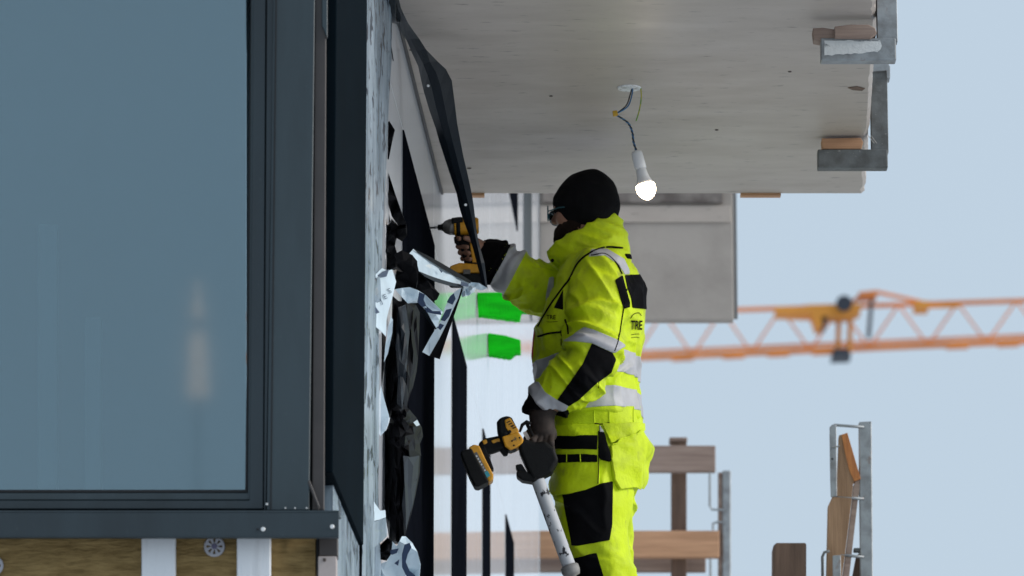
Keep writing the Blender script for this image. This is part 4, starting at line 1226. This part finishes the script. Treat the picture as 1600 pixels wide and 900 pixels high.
# right hand (far arm) round the grip of the driver: palm behind it, fingers round the front, tips on our side
def hand_r(f):
    palm = P(743, 392, 17.085)
    f.cap(far_wrist, palm, 0.030, 0.028, 0.02)
    f.cap(P(742, 381, 17.08), P(745, 402, 17.085), 0.022, 0.020, 0.02)
    fy = [(371, 714, 722), (384, 716, 734), (393.5, 719, 737), (403, 723, 739)]
    for i, (py, fxp, tip) in enumerate(fy):
        kn = P(739, py + 1, 17.105); md = P(fxp + 5, py, 17.095); fr = P(fxp, py + 1, 17.062); tp = P(tip - 4, py + 2, 17.026)
        f.chain([kn, md, fr, tp], [0.0105, 0.0098, 0.0092, 0.0080][:4], 0.004)
    f.chain([P(750, 384, 17.06), P(741, 376, 17.03), P(727, 372, 17.018)], [0.014, 0.0115, 0.009], 0.006)
hand_r(bf)
# left hand (near arm) on the back of the sealant gun
def hand_l(f):
    palm = P(851, 676, 16.785)
    f.cap(near_wrist, palm, 0.030, 0.030, 0.02)
    f.cap(P(842, 676, 16.785), P(860, 680, 16.79), 0.020, 0.019, 0.02)
    for i, (x0, x1, y1) in enumerate(((838, 832, 694), (846, 842, 700), (854, 852, 701), (861, 861, 697))):
        k0 = P(x0, 682, 16.770); k1 = P(x1, y1 - 5, 16.745); k2 = P(x1 + 1, y1 + 6, 16.755); k3 = P(x1 + 3, y1 + 10, 16.785)
        f.chain([k0, k1, k2, k3], [0.0105, 0.0098, 0.0090, 0.0080], 0.004)
    f.chain([P(840, 668, 16.80), P(828, 676, 16.82), P(822, 686, 16.835)], [0.014, 0.0115, 0.009], 0.006)
hand_l(bf)
Vb, Fb = bf.mesh()
Vb = relax(Vb, Fb, 1, 0.4)
person = finish('person', mesh_from('person', Vb, Fb), 'skin', None, smooth=True)
tag(person, 'worker in yellow high visibility clothing and black beanie drilling at the wall', 'person')
Nb = normals(Vb, Fb)
patch('glove', Vb, Fb, Nb, np.linalg.norm(Vb - P(848, 678, 16.79), axis=1) - 0.088, 'glove', person, 0.0018)
for s_ in (-1, 1):
    e = MB(); c0 = hd(0.078, s_ * 0.031, 0.002)
    e.tube([c0 - HF * 0.011, c0 - HF * 0.006, c0, c0 + HF * 0.006, c0 + HF * 0.010, c0 + HF * 0.0115], [0.003, 0.0095, 0.0115, 0.0095, 0.005, 0.001], 12)
    e.build('eye', 'plate_white', person, smooth=True)

# ---------------------------------------------------------------- beard, beanie, glasses
f2 = Field(H - 0.2, H + 0.22, 0.004)
f2.ell(hd(0.028, 0, -0.062), HA, (0.072, 0.066, 0.062), 0.02)
f2.ell(hd(0.074, 0, -0.094), HA, (0.030, 0.034, 0.030), 0.02)
f2.ell(hd(-0.005, 0, -0.02), HA, (0.060, 0.0745, 0.055), 0.02)
nrm = np.array([0.5, 0, 0.87]); nrm_w = HF * nrm[0] + ZD * nrm[2]
f2.custom(H - 0.2, H + 0.22, lambda X: (X - hd(0.085, 0, -0.054)) @ nrm_w, cut=True)
Vq, Fq = f2.mesh(); Vq = relax(Vq, Fq, 1)
Nq = normals(Vq, Fq); Vq = Vq + Nq * ((vnoise(Vq * 130) - 0.5) * 0.006)[:, None]
finish('beard', mesh_from('beard', Vq, Fq), 'beard', person, smooth=True)

f3 = Field(H - 0.2, H + 0.24, 0.004)
f3.ell(H + np.array([0.008, 0, 0.034]), np.array([HF, HL, ZD]), (0.110, 0.092, 0.108), 0.0)
f3.ell(H + np.array([0.030, 0, 0.057]), np.array([HF, HL, ZD]), (0.084, 0.084, 0.090), 0.03)
f3.ell(H + np.array([0.038, 0, -0.005]), np.array([HF, HL, ZD]), (0.074, 0.089, 0.085), 0.04)
cut_n = (HF * 0.57 - ZD * 0.822)
f3.custom(H - 0.2, H + 0.24, lambda X: (X - hd(0.104, 0, 0.014)) @ cut_n, cut=True)
Vq, Fq = f3.mesh(); Vq = relax(Vq, Fq, 2)
Nq = normals(Vq, Fq)
Vq = Vq + Nq * ((vnoise(Vq * 26, 2) - 0.5) * 0.010 + (ridged(Vq * [9, 9, 40], 3) - 0.5) * 0.004)[:, None]
finish('beanie', mesh_from('beanie', Vq, Fq), 'beanie_knit', person, smooth=True)

gl = empty('glasses', tuple(hd(0.10, 0, 0.005)), person)
for s_ in (-1, 1):
    c0 = hd(0.115, s_ * 0.034, 0.000)
    rim = [c0 + HL * (0.029 * math.cos(a)) + ZD * (0.025 * math.sin(a)) - HF * (0.012 * s_ * math.cos(a) * 0.8) for a in np.linspace(0, 2 * math.pi, 25)]
    MB().tube(rim, 0.0022, 6, caps=False).build('rim', 'glasses_frame', gl, smooth=True)
    ln = MB(); n = 24
    ln.add([c0] + [np.asarray(q) for q in rim[:n]], [(0, 1 + j, 1 + (j + 1) % n) for j in range(n)])
    o = ln.build('lens', 'lens_glass', gl)
    so = o.modifiers.new('solid', 'SOLIDIFY'); so.thickness = 0.002
    MB().tube([c0 + HL * s_ * 0.029 - HF * 0.010, hd(0.06, s_ * 0.078, 0.006), hd(-0.03, s_ * 0.084, 0.004)], 0.002, 6).build('temple', 'glasses_frame', gl)
MB().tube([hd(0.112, -0.008, 0.006), hd(0.112, 0.008, 0.006)], 0.002, 6).build('bridge', 'glasses_frame', gl)

# ---------------------------------------------------------------- jacket
jf = Field((-0.22, 16.58, 5.20), (0.60, 17.46, 6.06), 0.0052)
rings = [(y, cx, a, b) for y, cx, a, b in ((402, 930, 0.080, 0.105), (412, 932, 0.100, 0.150), (425, 936, 0.122, 0.190), (450, 938, 0.146, 0.222), (480, 932, 0.166, 0.236), (520, 922, 0.176, 0.234), (560, 916, 0.176, 0.226), (600, 916, 0.170, 0.214), (632, 922, 0.170, 0.214), (656, 926, 0.167, 0.213), (661, 927, 0.163, 0.208))]
jf.loft([(P(cx, y, Y0), a, b) for y, cx, a, b in rings], FD, LD, 0.0)
jf.chain(near_arm, near_r, 0.016)
jf.chain(far_arm, far_r, 0.045)
# collar: a standing tube whose rim tilts from the nape down to the throat
b0, b1 = P(985, 404, Y0), P(884, 424, Y0)
r0_, r1_ = P(967, 335, Y0), P(853, 394, Y0)
cb, ctp = (b0 + b1) / 2, (r0_ + r1_) / 2
ub = (b1 - b0); lb = np.linalg.norm(ub) / 2; ub /= 2 * lb
ur = (r1_ - r0_); lr = np.linalg.norm(ur) / 2; ur /= 2 * lr
yv = np.array([0, 1.0, 0])
nb = np.cross(yv, ub); nb = nb if nb[2] > 0 else -nb
nr = np.cross(yv, ur); nr = nr if nr[2] > 0 else -nr
def collar(X):
    d0 = (X - cb) @ nb; d1 = (ctp - X) @ nr
    t = np.clip(d0 / (d0 + d1 + 1e-6), -0.3, 1.3)
    c_ = cb + (ctp - cb) * t[..., None]
    u_ = ub + (ur - ub) * t[..., None]; u_ = u_ / np.linalg.norm(u_, axis=-1, keepdims=True)
    q = X - c_
    pu = (q * u_).sum(-1); pv = q @ yv
    a = lb + (lr - lb) * t + 0.006 * np.sin(t * 3.1); b = 0.125 + (0.098 - 0.125) * t
    g_ = np.sqrt((pu / a) ** 2 + (pv / b) ** 2)
    sh = np.abs((g_ - 1) * np.minimum(a, b) + 0.007) - 0.0075
    return np.maximum(sh, np.maximum(-d0 - 0.03, -d1))
jf.custom(np.minimum(b1, r1_) - [0.03, 0.16, 0.05], np.maximum(b0, r0_) + [0.03, 0.16, 0.03], collar, k=0.02)
Vj, Fj = jf.mesh()
Vj = relax(Vj, Fj, 2, 0.5)
Nj = normals(Vj, Fj)
def seg_dist(V, pts):
    best = np.full(len(V), 9.0); tt = np.zeros(len(V)); L = 0
    for i in range(len(pts) - 1):
        a, b = np.asarray(pts[i]), np.asarray(pts[i + 1]); ab = b - a
        t = np.clip(((V - a) @ ab) / (ab @ ab), 0, 1)
        d = np.linalg.norm(V - a - t[:, None] * ab, axis=1)
        m_ = d < best; best[m_] = d[m_]; tt[m_] = (L + t * np.linalg.norm(ab))[m_]
        L += np.linalg.norm(ab)
    return best, tt, L
dn, tn, Ln = seg_dist(Vj, near_arm); df, tf, Lf = seg_dist(Vj, far_arm)
xj, yj = to_px(Vj)
def ring_sd(V):
    zz = np.array([P(cx, y, Y0)[2] for y, cx, a, b in rings])[::-1]
    cxs = np.array([P(cx, y, Y0)[0] for y, cx, a, b in rings])[::-1]
    ra = np.array([r[2] for r in rings])[::-1]; rb = np.array([r[3] for r in rings])[::-1]
    a = np.interp(V[:, 2], zz, ra); b = np.interp(V[:, 2], zz, rb); cx = np.interp(V[:, 2], zz, cxs)
    dx = V[:, 0] - cx; dy = V[:, 1] - Y0
    u = dx * FD[0] + dy * FD[1]; v = dx * LD[0] + dy * LD[1]
    return ((np.abs(u / a) ** 2.3 + np.abs(v / b) ** 2.3) ** (1 / 2.3) - 1) * np.minimum(a, b)
tors_sd = ring_sd(Vj)
arm_sd = dn - np.interp(tn, np.concatenate([[0], np.cumsum([np.linalg.norm(np.asarray(near_arm[i + 1]) - near_arm[i]) for i in range(len(near_arm) - 1)])]), near_r)
is_near = (arm_sd < tors_sd + 0.002) & (arm_sd < 0.03) & (Vj[:, 1] < 16.97)
is_far = (df < 0.1) & (xj < 872) & (Vj[:, 1] > 17.0)
warp = np.stack([vnoise(Vj * 7, 41), vnoise(Vj * 7, 42), vnoise(Vj * 7, 43)], -1)
def folds(u, v, w, seed): return ridged(np.stack([u, v, w], -1), seed) - 0.5
arm_w = np.where(is_near, 1.0, 0) ; el = np.exp(-((tn - 0.30) / 0.14) ** 2)
_r = ridged
def ridged(Q, seed=0): return _r(Q, seed) ** 2 * 1.15
disp = 0.004 * (vnoise(Vj * 16, 1) - 0.5) + 0.0035 * (ridged(Vj * [22, 22, 12] + warp * 2, 2) - 0.5)
disp += arm_w * (0.011 + 0.020 * el) * folds(tn * 24 + warp[:, 0] * 3.0, Vj[:, 0] * 5 + warp[:, 1] * 2, Vj[:, 1] * 6, 3)
disp += arm_w * 0.016 * (1 - el) * folds(tn * 6 + warp[:, 1] * 2, (Vj[:, 0] * 0.8 + Vj[:, 2] * 0.5) * 22, Vj[:, 1] * 8, 4)
disp += np.where(is_far, 0.018, 0) * folds(tf * 26 + warp[:, 0] * 3, Vj[:, 2] * 5 + warp[:, 2], Vj[:, 1] * 5, 5)
torso = ~(is_near | is_far)
disp += np.where(torso, 0.013, 0) * folds(Vj[:, 0] * 9 + warp[:, 0] * 2, Vj[:, 1] * 9, Vj[:, 2] * 13 + warp[:, 2] * 2, 6)
cw = np.clip((P(930, 400, Y0)[2] - Vj[:, 2]) / 0.03, 0, 1)
coll = (Vj[:, 2] > P(930, 418, Y0)[2]) & (np.linalg.norm(Vj[:, :2] - H[:2], axis=1) < 0.17)
disp = np.where(coll, 0.010 * folds(Vj[:, 0] * 7 + warp[:, 0] * 2, Vj[:, 1] * 6, (Vj[:, 2] + Vj[:, 0] * 0.45) * 24 + warp[:, 1], 8), disp)
Vj = Vj + Nj * disp[:, None]
Nj = normals(Vj, Fj)
jacket = finish('jacket', mesh_from('jacket', Vj, Fj), 'hivis_dirty', person, smooth=True)
jacket['label'] = 'yellow high visibility jacket with silver bands and black elbow'
xj, yj = to_px(Vj)
facing = (Nj * (CAM - Vj)).sum(1) / np.linalg.norm(CAM - Vj, axis=1) > -0.15
nearkeep = is_near | (dn < 0.125)
def jp(name, poly, m, off=0.0022, keep=None, sd=None):
    s_ = sd_poly(xj, yj, poly) if sd is None else sd
    return patch(name, Vj, Fj, Nj, s_, m, jacket, off, facing if keep is None else keep)
# bands round the body
tz = yj + (xj - 975) * 0.11
body_keep = torso & ~coll
bk_ = ~is_far & ~is_near
for y0, y1 in ((543, 578), (601, 633)):
    za, zb_ = P(930, y0, 16.86)[2], P(930, y1, 16.86)[2]
    zt = Vj[:, 2] - (Vj[:, 0] - P(975, 560, 16.9)[0]) * 0.10
    jp('reflective_band', None, 'reflective', 0.002, bk_, np.abs(zt - (za + zb_) / 2) - (za - zb_) / 2)
# sleeves
arm_skin = is_near
jp('reflective_band', [(880, 533), (887, 529), (913, 511), (928, 515), (967, 532), (978, 540), (961, 551), (957, 551), (925, 536), (900, 533)], 'reflective', 0.0022, facing & arm_skin)
jp('elbow_patch', [(925, 536.5), (957, 551.5), (962, 562), (955, 582), (928, 602), (905, 624), (889, 634), (871, 624.5), (890, 598), (910, 570)], 'black_cloth', 0.0026, facing & arm_skin)
jp('reflective_band', None, 'reflective', 0.0022, arm_skin, np.maximum(sd_poly(xj, yj, [(826, 596), (842, 597), (852, 613), (870, 624.5), (890, 630), (884, 641), (862, 646), (850, 641), (836, 629), (826, 616)]), -(tn - 0.3) * 400))
jp('cuff', None, 'black_cloth', 0.003, arm_skin, np.maximum(sd_poly(xj, yj, [(800, 600), (827, 613), (838, 630), (850, 642), (862, 647), (888, 640), (892, 700), (800, 700)]), -(tn - 0.36) * 400))
# far sleeve: black cuff and band
la = lambda x, y: (x - 793) * (438 - 393) - (y - 393) * (768 - 793)
def side(x, y, p, q):
    return ((x - p[0]) * (q[1] - p[1]) - (y - p[1]) * (q[0] - p[0])) / math.hypot(q[0] - p[0], q[1] - p[1])
c1 = side(xj, yj, (793, 393), (768, 440)); c2 = side(xj, yj, (816, 404), (791, 452))
fk = (df < 0.11) & (xj < 850)
sgn = 1.0 if side(700.0, 380.0, (793, 393), (768, 440)) < 0 else -1.0
jp('cuff', None, 'black_cloth', 0.003, fk, sgn * c1)
jp('reflective_band', None, 'reflective', 0.0022, fk, np.maximum(-sgn * c1, sgn * c2))
jp('reflective_band', [(858, 434), (866, 432), (864, 460), (862, 490), (854, 488), (853, 462)], 'reflective', 0.0022, facing & (df < 0.12) & (Vj[:, 1] > 16.95))
# shoulder strap, yoke, chest trim
jp('shoulder_strap', [(924, 390), (948, 389), (977, 406), (990, 427), (976, 429), (966, 413), (945, 399), (920, 401)], 'reflective')
jp('yoke_patch', [(961, 438), (972, 430), (977, 450), (983, 470), (984, 480), (974, 482)], 'black_cloth', 0.003)
jp('yoke_patch', [(976, 430), (1020, 428), (1020, 484), (988, 481), (986, 466), (980, 450)], 'black_cloth', 0.003)
jp('yoke_patch', [(975, 396), (984, 397), (988, 405), (980, 404)], 'black_cloth', 0.003)
jp('chest_patch', [(866, 481), (880, 452), (880, 484)], 'black_cloth', 0.002, facing & ~arm_skin)
jbv = BVHTree.FromPolygons([tuple(v) for v in Vj], [tuple(int(i) for i in f) for f in Fj])
def piping(pts, r, name, m, parent, bvh, off=0.0015, n=8):
    pp = smooth_path([np.array([x, y, 0.0]) for x, y in pts], n)
    q = [hit(bvh, a[0], a[1], off) for a in pp]; q = [a for a in q if a is not None]
    run = []; segs_ = []
    for a in q:
        if run and np.linalg.norm(a - run[-1]) > 0.05: segs_.append(run); run = []
        run.append(a)
    segs_.append(run)
    o = None
    for s_ in segs_:
        if len(s_) > 2: o = MB().tube(s_, r, 6).build(name, m, parent, smooth=True)
    return o
piping([(972, 388), (950, 386), (925, 394), (904, 410), (890, 436), (879, 450), (862, 474), (848, 497), (841, 510)], 0.0036, 'piping', 'black_cloth', jacket, jbv)
piping([(924, 399), (945, 397), (962, 410), (972, 428)], 0.0024, 'piping', 'black_cloth', jacket, jbv)
piping([(841, 526), (858, 521), (876, 519)], 0.0034, 'pocket_zip', 'black_cloth', jacket, jbv)
piping([(883, 499), (887, 510), (888, 522)], 0.0034, 'pocket_zip', 'black_cloth', jacket, jbv)
piping([(877, 512), (877, 540)], 0.0016, 'seam', 'black_cloth', jacket, jbv)
piping([(979, 452), (971, 500), (966, 530), (960, 548)], 0.0022, 'piping', 'black_cloth', jacket, jbv)
piping([(935, 580), (935, 606)], 0.0012, 'seam', 'black_cloth', jacket, jbv)
disc(P(863, 407, Y0 - 0.10), (0, -1, 0), 0.006, 0.003).build('snap_button', 'black_cloth', jacket)
h_ = hit(jbv, 864, 406, 0.001)
# lettering on the back and chest
text_on(jbv, 'TRE', 984.5, 514, 20, 0.05, 'back_lettering', 'black_cloth', jacket, squash=0.52, off=0.003, bold=0.02)
piping([(984, 497), (990, 491), (997, 489), (1001, 493)], 0.0012, 'back_emblem', 'black_cloth', jacket, jbv, 0.003)
for yy in (523, 528): piping([(986, yy), (992, yy - 1), (998, yy - 1)], 0.0009, 'back_lettering', 'black_cloth', jacket, jbv, 0.002)
text_on(jbv, 'TRE', 855, 499, 9, 0.0, 'chest_lettering', 'black_cloth', jacket, squash=0.9, off=0.003, bold=0.02)
piping([(855, 503), (864, 503), (872, 502)], 0.0009, 'chest_lettering', 'black_cloth', jacket, jbv, 0.002)
# pen in the chest pocket
pen = MB().tube([P(834, 572, 16.98), P(833, 552, 16.98), P(835, 530, 16.985), P(836, 516, 16.99)], [0.004, 0.0055, 0.006, 0.0045], 8).build('pen', 'red_plastic', None, smooth=True)
tag(pen, 'red pen clipped to the front of the yellow jacket', 'pen')

# ---------------------------------------------------------------- trousers
tfld = Field((-0.02, 16.70, 4.40), (0.62, 17.38, 5.34), 0.0052)
tr = ((633, 930, 0.150, 0.196), (650, 931, 0.150, 0.198), (680, 933, 0.160, 0.204), (715, 937, 0.164, 0.206), (745, 936, 0.152, 0.202), (775, 930, 0.128, 0.185))
tfld.loft([(P(cx, y, Y0), a, b) for y, cx, a, b in tr], FD, LD, 0.0)
for lg in (near_leg, far_leg): tfld.chain(lg, leg_r, 0.05)
Vt, Ft = tfld.mesh(); Vt = relax(Vt, Ft, 2, 0.5)
Nt = normals(Vt, Ft)
w2 = np.stack([vnoise(Vt * 6, 51), vnoise(Vt * 6, 52), vnoise(Vt * 6, 53)], -1)
dsp = 0.005 * (vnoise(Vt * 15, 9) - 0.5) + 0.016 * (ridged(np.stack([Vt[:, 0] * 8 + w2[:, 0] * 2, Vt[:, 1] * 8, (Vt[:, 2] + Vt[:, 0] * 0.6) * 13 + w2[:, 1] * 2], -1), 10) - 0.5)
dsp *= np.clip((P(930, 655, Y0)[2] - Vt[:, 2]) / 0.08, 0.1, 1)
Vt = Vt + Nt * dsp[:, None]; Nt = normals(Vt, Ft)
trousers = finish('trousers', mesh_from('trousers', Vt, Ft), 'hivis', person, smooth=True)
trousers['label'] = 'yellow high visibility work trousers with black knee panels and pockets'
xt, yt = to_px(Vt)
tface = (Nt * (CAM - Vt)).sum(1) / np.linalg.norm(CAM - Vt, axis=1) > -0.1
def tp(name, poly, m, off): return patch(name, Vt, Ft, Nt, sd_poly(xt, yt, poly), m, trousers, off, tface & (Vt[:, 1] < 17.04))
tp('waistband', [(850, 640), (1010, 634), (1010, 662), (940, 666), (850, 668)], 'hivis', 0.004)
tp('knee_panel', [(879, 772), (915, 761), (957, 752), (956, 819), (952, 844), (902, 853), (894, 852), (884, 800)], 'black_cloth', 0.003)
tp('shin_panel', [(890, 874), (932, 864), (943, 900), (950, 935), (950, 1020), (905, 1020)], 'black_cloth', 0.003)
tp('pouch', [(855, 664), (936, 664), (937, 757), (915, 766), (890, 772), (870, 774), (855, 764)], 'hivis', 0.010)
tp('pouch_band', [(856, 681), (934, 684), (934, 704.5), (856, 701)], 'black_cloth', 0.0125)
tp('pouch_band', [(871, 711), (934, 712), (934, 723.5), (872, 724)], 'black_cloth', 0.0125)
tp('side_patch', [(934, 676), (944, 679), (953, 722), (937, 718)], 'black_cloth', 0.0125)
tp('holster_pocket', [(952, 697), (975, 688), (997, 674), (1008, 690), (1025, 715), (1025, 757), (990, 762), (966, 766), (957, 751), (953, 720)], 'hivis_dirty', 0.016)
tp('holster_flap', [(941, 662), (1003, 662), (1004, 674), (980, 686), (953, 694)], 'hivis_dirty', 0.011)
tp('reflective_tab', [(937, 664), (943, 678), (937, 678)], 'reflective', 0.013)
tbv = BVHTree.FromPolygons([tuple(v) for v in Vt], [tuple(int(i) for i in f) for f in Ft])
for xx, y0, y1 in ((929, 634, 662), (952, 634, 661), (988, 633, 660)):
    piping([(xx, y0 + 3), (xx - 0.5, (y0 + y1) / 2), (xx, y1)], 0.0022, 'belt_loop', 'hivis_dirty', trousers, tbv, 0.005)
piping([(929, 662), (940, 663), (952, 661)], 0.002, 'belt_loop', 'black_cloth', trousers, tbv, 0.005)
piping([(952, 697), (975, 688), (997, 674)], 0.0028, 'pocket_edge', 'hivis_dirty', trousers, tbv, 0.017)
piping([(936, 690), (936, 730), (936, 757)], 0.0016, 'seam', 'black_cloth', trousers, tbv, 0.0115)
for xx in (889, 909): piping([(xx, 711), (xx + 0.5, 724)], 0.0016, 'seam', 'hivis', trousers, tbv, 0.0145, 10)
fx(998, 1000.5, 642, 649, 17.0, 0.01, 'brand_tab', 'black_cloth', trousers, 0)
for lg, nm in ((near_leg, 'boot'), (far_leg, 'boot')):
    f4 = Field(lg[-1] * [1, 1, 0] + [-0.24, -0.1, zfoot - 0.02], lg[-1] * [1, 1, 0] + [0.12, 0.12, zfoot + 0.3], 0.006)
    heel = lg[-1] * [1, 1, 0] + [0.02, 0, zfoot + 0.052]; toe = lg[-1] * [1, 1, 0] + [-0.16, 0.02, zfoot + 0.046]
    f4.cap(lg[-1] + [0, 0, 0.02], heel, 0.062, 0.054, 0.03); f4.cap(heel, toe, 0.052, 0.044, 0.03)
    f4.custom(f4.lo, f4.lo + 1, lambda X: zfoot + 0.002 - X[..., 2], cut=True)
    Vq, Fq = f4.mesh(); finish(nm, mesh_from(nm, Vq, Fq), 'boot', person, smooth=True)

# ---------------------------------------------------------------- impact driver at the wall
YD = 17.055
drv = empty('impact_driver', tuple(P(725, 440, YD)))
tag(drv, 'yellow and black cordless impact driver pressed against the wall', 'power tool')
def dlathe(prof, name, m, p0=(668, 356), p1=(748, 353), n=20):
    a, b = P(p0[0], p0[1], YD), P(p1[0], p1[1], YD)
    return MB().tube([a + (b - a) * t for t, r in prof], [r for t, r in prof], n).build(name, m, drv, smooth=True)
dlathe([(0.0, 0.0015), (0.03, 0.0035), (0.13, 0.0035), (0.131, 0.0045), (0.20, 0.0045)], 'bit', 'steel', n=8)
dlathe([(0.20, 0.008), (0.21, 0.010), (0.27, 0.010), (0.275, 0.013), (0.30, 0.013)], 'collet', 'tool_black')
dlathe([(0.30, 0.014), (0.34, 0.021), (0.42, 0.027), (0.52, 0.0285)], 'gear_case', 'tool_grey')
dlathe([(0.52, 0.030), (0.54, 0.0315), (0.80, 0.0315), (0.97, 0.029), (1.0, 0.024)], 'motor_housing', 'tool_yellow')
dlathe([(0.56, 0.0325), (0.60, 0.0330), (0.64, 0.0325)], 'housing_band', 'tool_black')
b = MB(); b.ppx([(705, 340), (722, 338), (724, 347), (706, 349)], YD - 0.034, 0.068); b.build('top_grip', 'tool_black', drv, bevel=0.004)
b = MB(); b.ppx([(713, 366), (741, 366), (744, 392), (748, 418), (728, 420), (722, 396)], YD - 0.017, 0.034); b.build('handle', 'tool_black', drv, bevel=0.010, segs=3)
b = MB(); b.ppx([(733, 372), (741, 372), (746, 410), (738, 410)], YD - 0.0185, 0.037); b.build('grip_inlay', 'tool_yellow', drv, bevel=0.003)
b = MB(); b.ppx([(709, 370), (716, 368), (720, 382), (716, 384), (710, 378)], YD - 0.010, 0.02); b.build('trigger', 'tool_black', drv, bevel=0.003)
b = MB(); b.ppx([(703, 415), (718, 410), (756, 413), (757, 426), (702, 426)], YD - 0.032, 0.064); b.build('foot', 'tool_yellow', drv, bevel=0.006, segs=3)
b = MB(); b.ppx([(702, 426.5), (757, 426.5), (757, 440), (752, 443), (704, 443), (700, 438)], YD - 0.036, 0.072); b.build('battery', 'tool_black', drv, bevel=0.006, segs=3)
b = MB(); b.ppx([(724, 421), (735, 421), (735, 428), (724, 428)], YD - 0.039, 0.004); b.build('battery_latch', 'tool_grey', drv, bevel=0.001)

# ---------------------------------------------------------------- cordless sealant gun in the lowered hand
YG = 16.755
gun = empty('sealant_gun', tuple(P(885, 890, YG)))
tag(gun, 'yellow and black cordless sealant gun with scuffed white barrel', 'power tool')
def gp_(pts, dy, t, name, m, bevel=0.004, segs=3, parent=None):
    b = MB(); b.ppx(pts, YG + dy, t); return b.build(name, m, parent or gun, bevel=bevel, segs=segs)
hs = gp_([(776, 659), (780, 652), (794, 648), (800, 652), (808, 668), (813, 690), (806, 702), (792, 704), (782, 690), (777, 672)], -0.033, 0.066, 'motor_housing', 'tool_black', 0.012)
gp_([(788, 656), (797, 652), (804, 663), (811, 672), (808, 676), (797, 679), (790, 668)], -0.036, 0.072, 'side_panel', 'tool_yellow', 0.004, 2, gun)
gp_([(784, 682), (798, 678), (810, 674), (818, 686), (817, 692), (807, 699), (797, 703), (789, 697)], -0.0375, 0.075, 'side_panel', 'tool_yellow', 0.005, 2, gun)
for x, y in ((789.5, 677.5), (796.5, 674.5)): disc(P(x, y, YG - 0.0365), (0, -1, 0), 0.0055, 0.002, 14).build('dial', 'tool_black', hs)
for x, y in ((800, 689), (803, 696), (812, 684)): disc(P(x, y, YG - 0.0378), (0, -1, 0), 0.0032, 0.001, 10).build('screw', 'tool_black', hs)
for k in range(4):
    b = MB(); b.ppx([(791 + k * 3.2, 660 + k * 3), (797 + k * 3.2, 657 + k * 3), (797.8 + k * 3.2, 658.2 + k * 3), (791.8 + k * 3.2, 661.2 + k * 3)], YG - 0.0372, 0.002); b.build('vent_slot', 'tool_black', hs)
gp_([(747, 691), (758, 684), (783, 679), (792, 690), (790, 700), (770, 707), (757, 710), (749, 703)], -0.019, 0.038, 'handle', 'tool_black', 0.012)
gp_([(767, 688), (780, 684), (783, 689), (770, 693)], -0.021, 0.042, 'grip_inlay', 'tool_yellow', 0.003, 2)
gp_([(753, 688), (760, 686), (762, 692), (756, 695)], -0.021, 0.042, 'grip_inlay', 'tool_yellow', 0.003, 2)
gp_([(782, 697), (795, 704), (793, 711), (787, 712), (781, 704)], -0.010, 0.02, 'trigger', 'tool_black', 0.003)
gp_([(732, 699), (740, 694), (749, 696), (760, 720), (771, 741), (770, 749), (764, 753), (745, 720)], -0.033, 0.066, 'foot', 'tool_yellow', 0.005)
gp_([(749, 700), (757, 696), (766, 716), (772, 733), (766, 733), (757, 716)], -0.026, 0.052, 'latch_block', 'tool_black', 0.005)
bt = gp_([(719, 708), (722, 703), (737, 700), (748, 722), (764, 752), (748, 760), (742, 760), (734, 745)], -0.038, 0.076, 'battery', 'tool_black', 0.007)
lab = [(741, 708), (745, 706), (765, 744), (761, 747)]
gp_(lab, -0.0345, 0.002, 'label_strip', 'tool_grey', 0, 1)
gp_([(757, 738), (762, 735.5), (766, 743), (761, 746.5)], -0.036, 0.002, 'label_strip', 'tool_label', 0, 1)
for k in range(6):
    gp_([(743 + k * 2.6, 712 + k * 4.4), (745.2 + k * 2.6, 710.8 + k * 4.4), (746.4 + k * 2.6, 713.2 + k * 4.4), (744.2 + k * 2.6, 714.4 + k * 4.4)], -0.0358, 0.001, 'label_mark', 'plate_white', 0, 1)
gb = gp_([(809, 690), (818, 684), (836, 690), (852, 688), (866, 700), (873, 718), (862, 738), (846, 746), (832, 750), (820, 724), (812, 706)], -0.034, 0.068, 'gear_box', 'tool_black', 0.012)
gp_([(806, 737), (812, 735), (824, 737), (846, 745), (834, 753), (816, 750), (808, 744)], -0.030, 0.06, 'barrel_clamp', 'tool_black', 0.006)
gp_([(805, 726), (815, 724), (824, 738), (812, 744)], -0.026, 0.052, 'lever', 'tool_black', 0.005)
MB().tube([P(812, 675, YG), P(816, 664, YG), P(823, 659, YG), P(830, 662, YG)], [0.004, 0.006, 0.0065, 0.005], 10).build('rod_hook', 'tool_black', gun, smooth=True)
MB().tube([P(823, 661, YG), P(836, 690, YG), P(842, 700, YG)], 0.0065, 10).build('plunger_rod', 'tool_black', gun, smooth=True)
gp_([(817, 676), (822, 673), (829, 686), (825, 690)], 0.01, 0.006, 'rod_plate', 'lamp_plastic', 0, 1)
a0, a1 = P(838, 744, YG), P(889, 884, YG)
MB().tube([a0 + (a1 - a0) * t for t in (0, 0.02, 0.5, 0.98, 1.0)], [0.0215, 0.0225, 0.0225, 0.0225, 0.022], 32).build('barrel', 'barrel', gun, smooth=True)
dn_ = (a1 - a0) / np.linalg.norm(a1 - a0)
MB().tube([a1 + dn_ * t for t in (0, 0.004, 0.02, 0.035, 0.036, 0.10)], [0.028, 0.031, 0.031, 0.026, 0.012, 0.004], 28).build('nozzle_cap', 'nozzle', gun, smooth=True)

# ---------------------------------------------------------------- platform below the picture
wp = empty('work_platform', (0.35, 17.05, 0))
tag(wp, 'timber work platform under the worker, below the picture', 'platform')
for i in range(4):
    b = MB(); b.box((0.06 + i * 0.155, 16.55, zfoot - 0.045), (0.205 + i * 0.155, 17.7, zfoot)); b.build('plank', 'wood_grey', wp, bevel=0.003)
for xx in (0.08, 0.61):
    for yy in (16.62, 17.55):
        b = MB(); b.box((xx, yy, 0), (xx + 0.05, yy + 0.05, zfoot - 0.046)); b.build('leg', 'galv', wp)
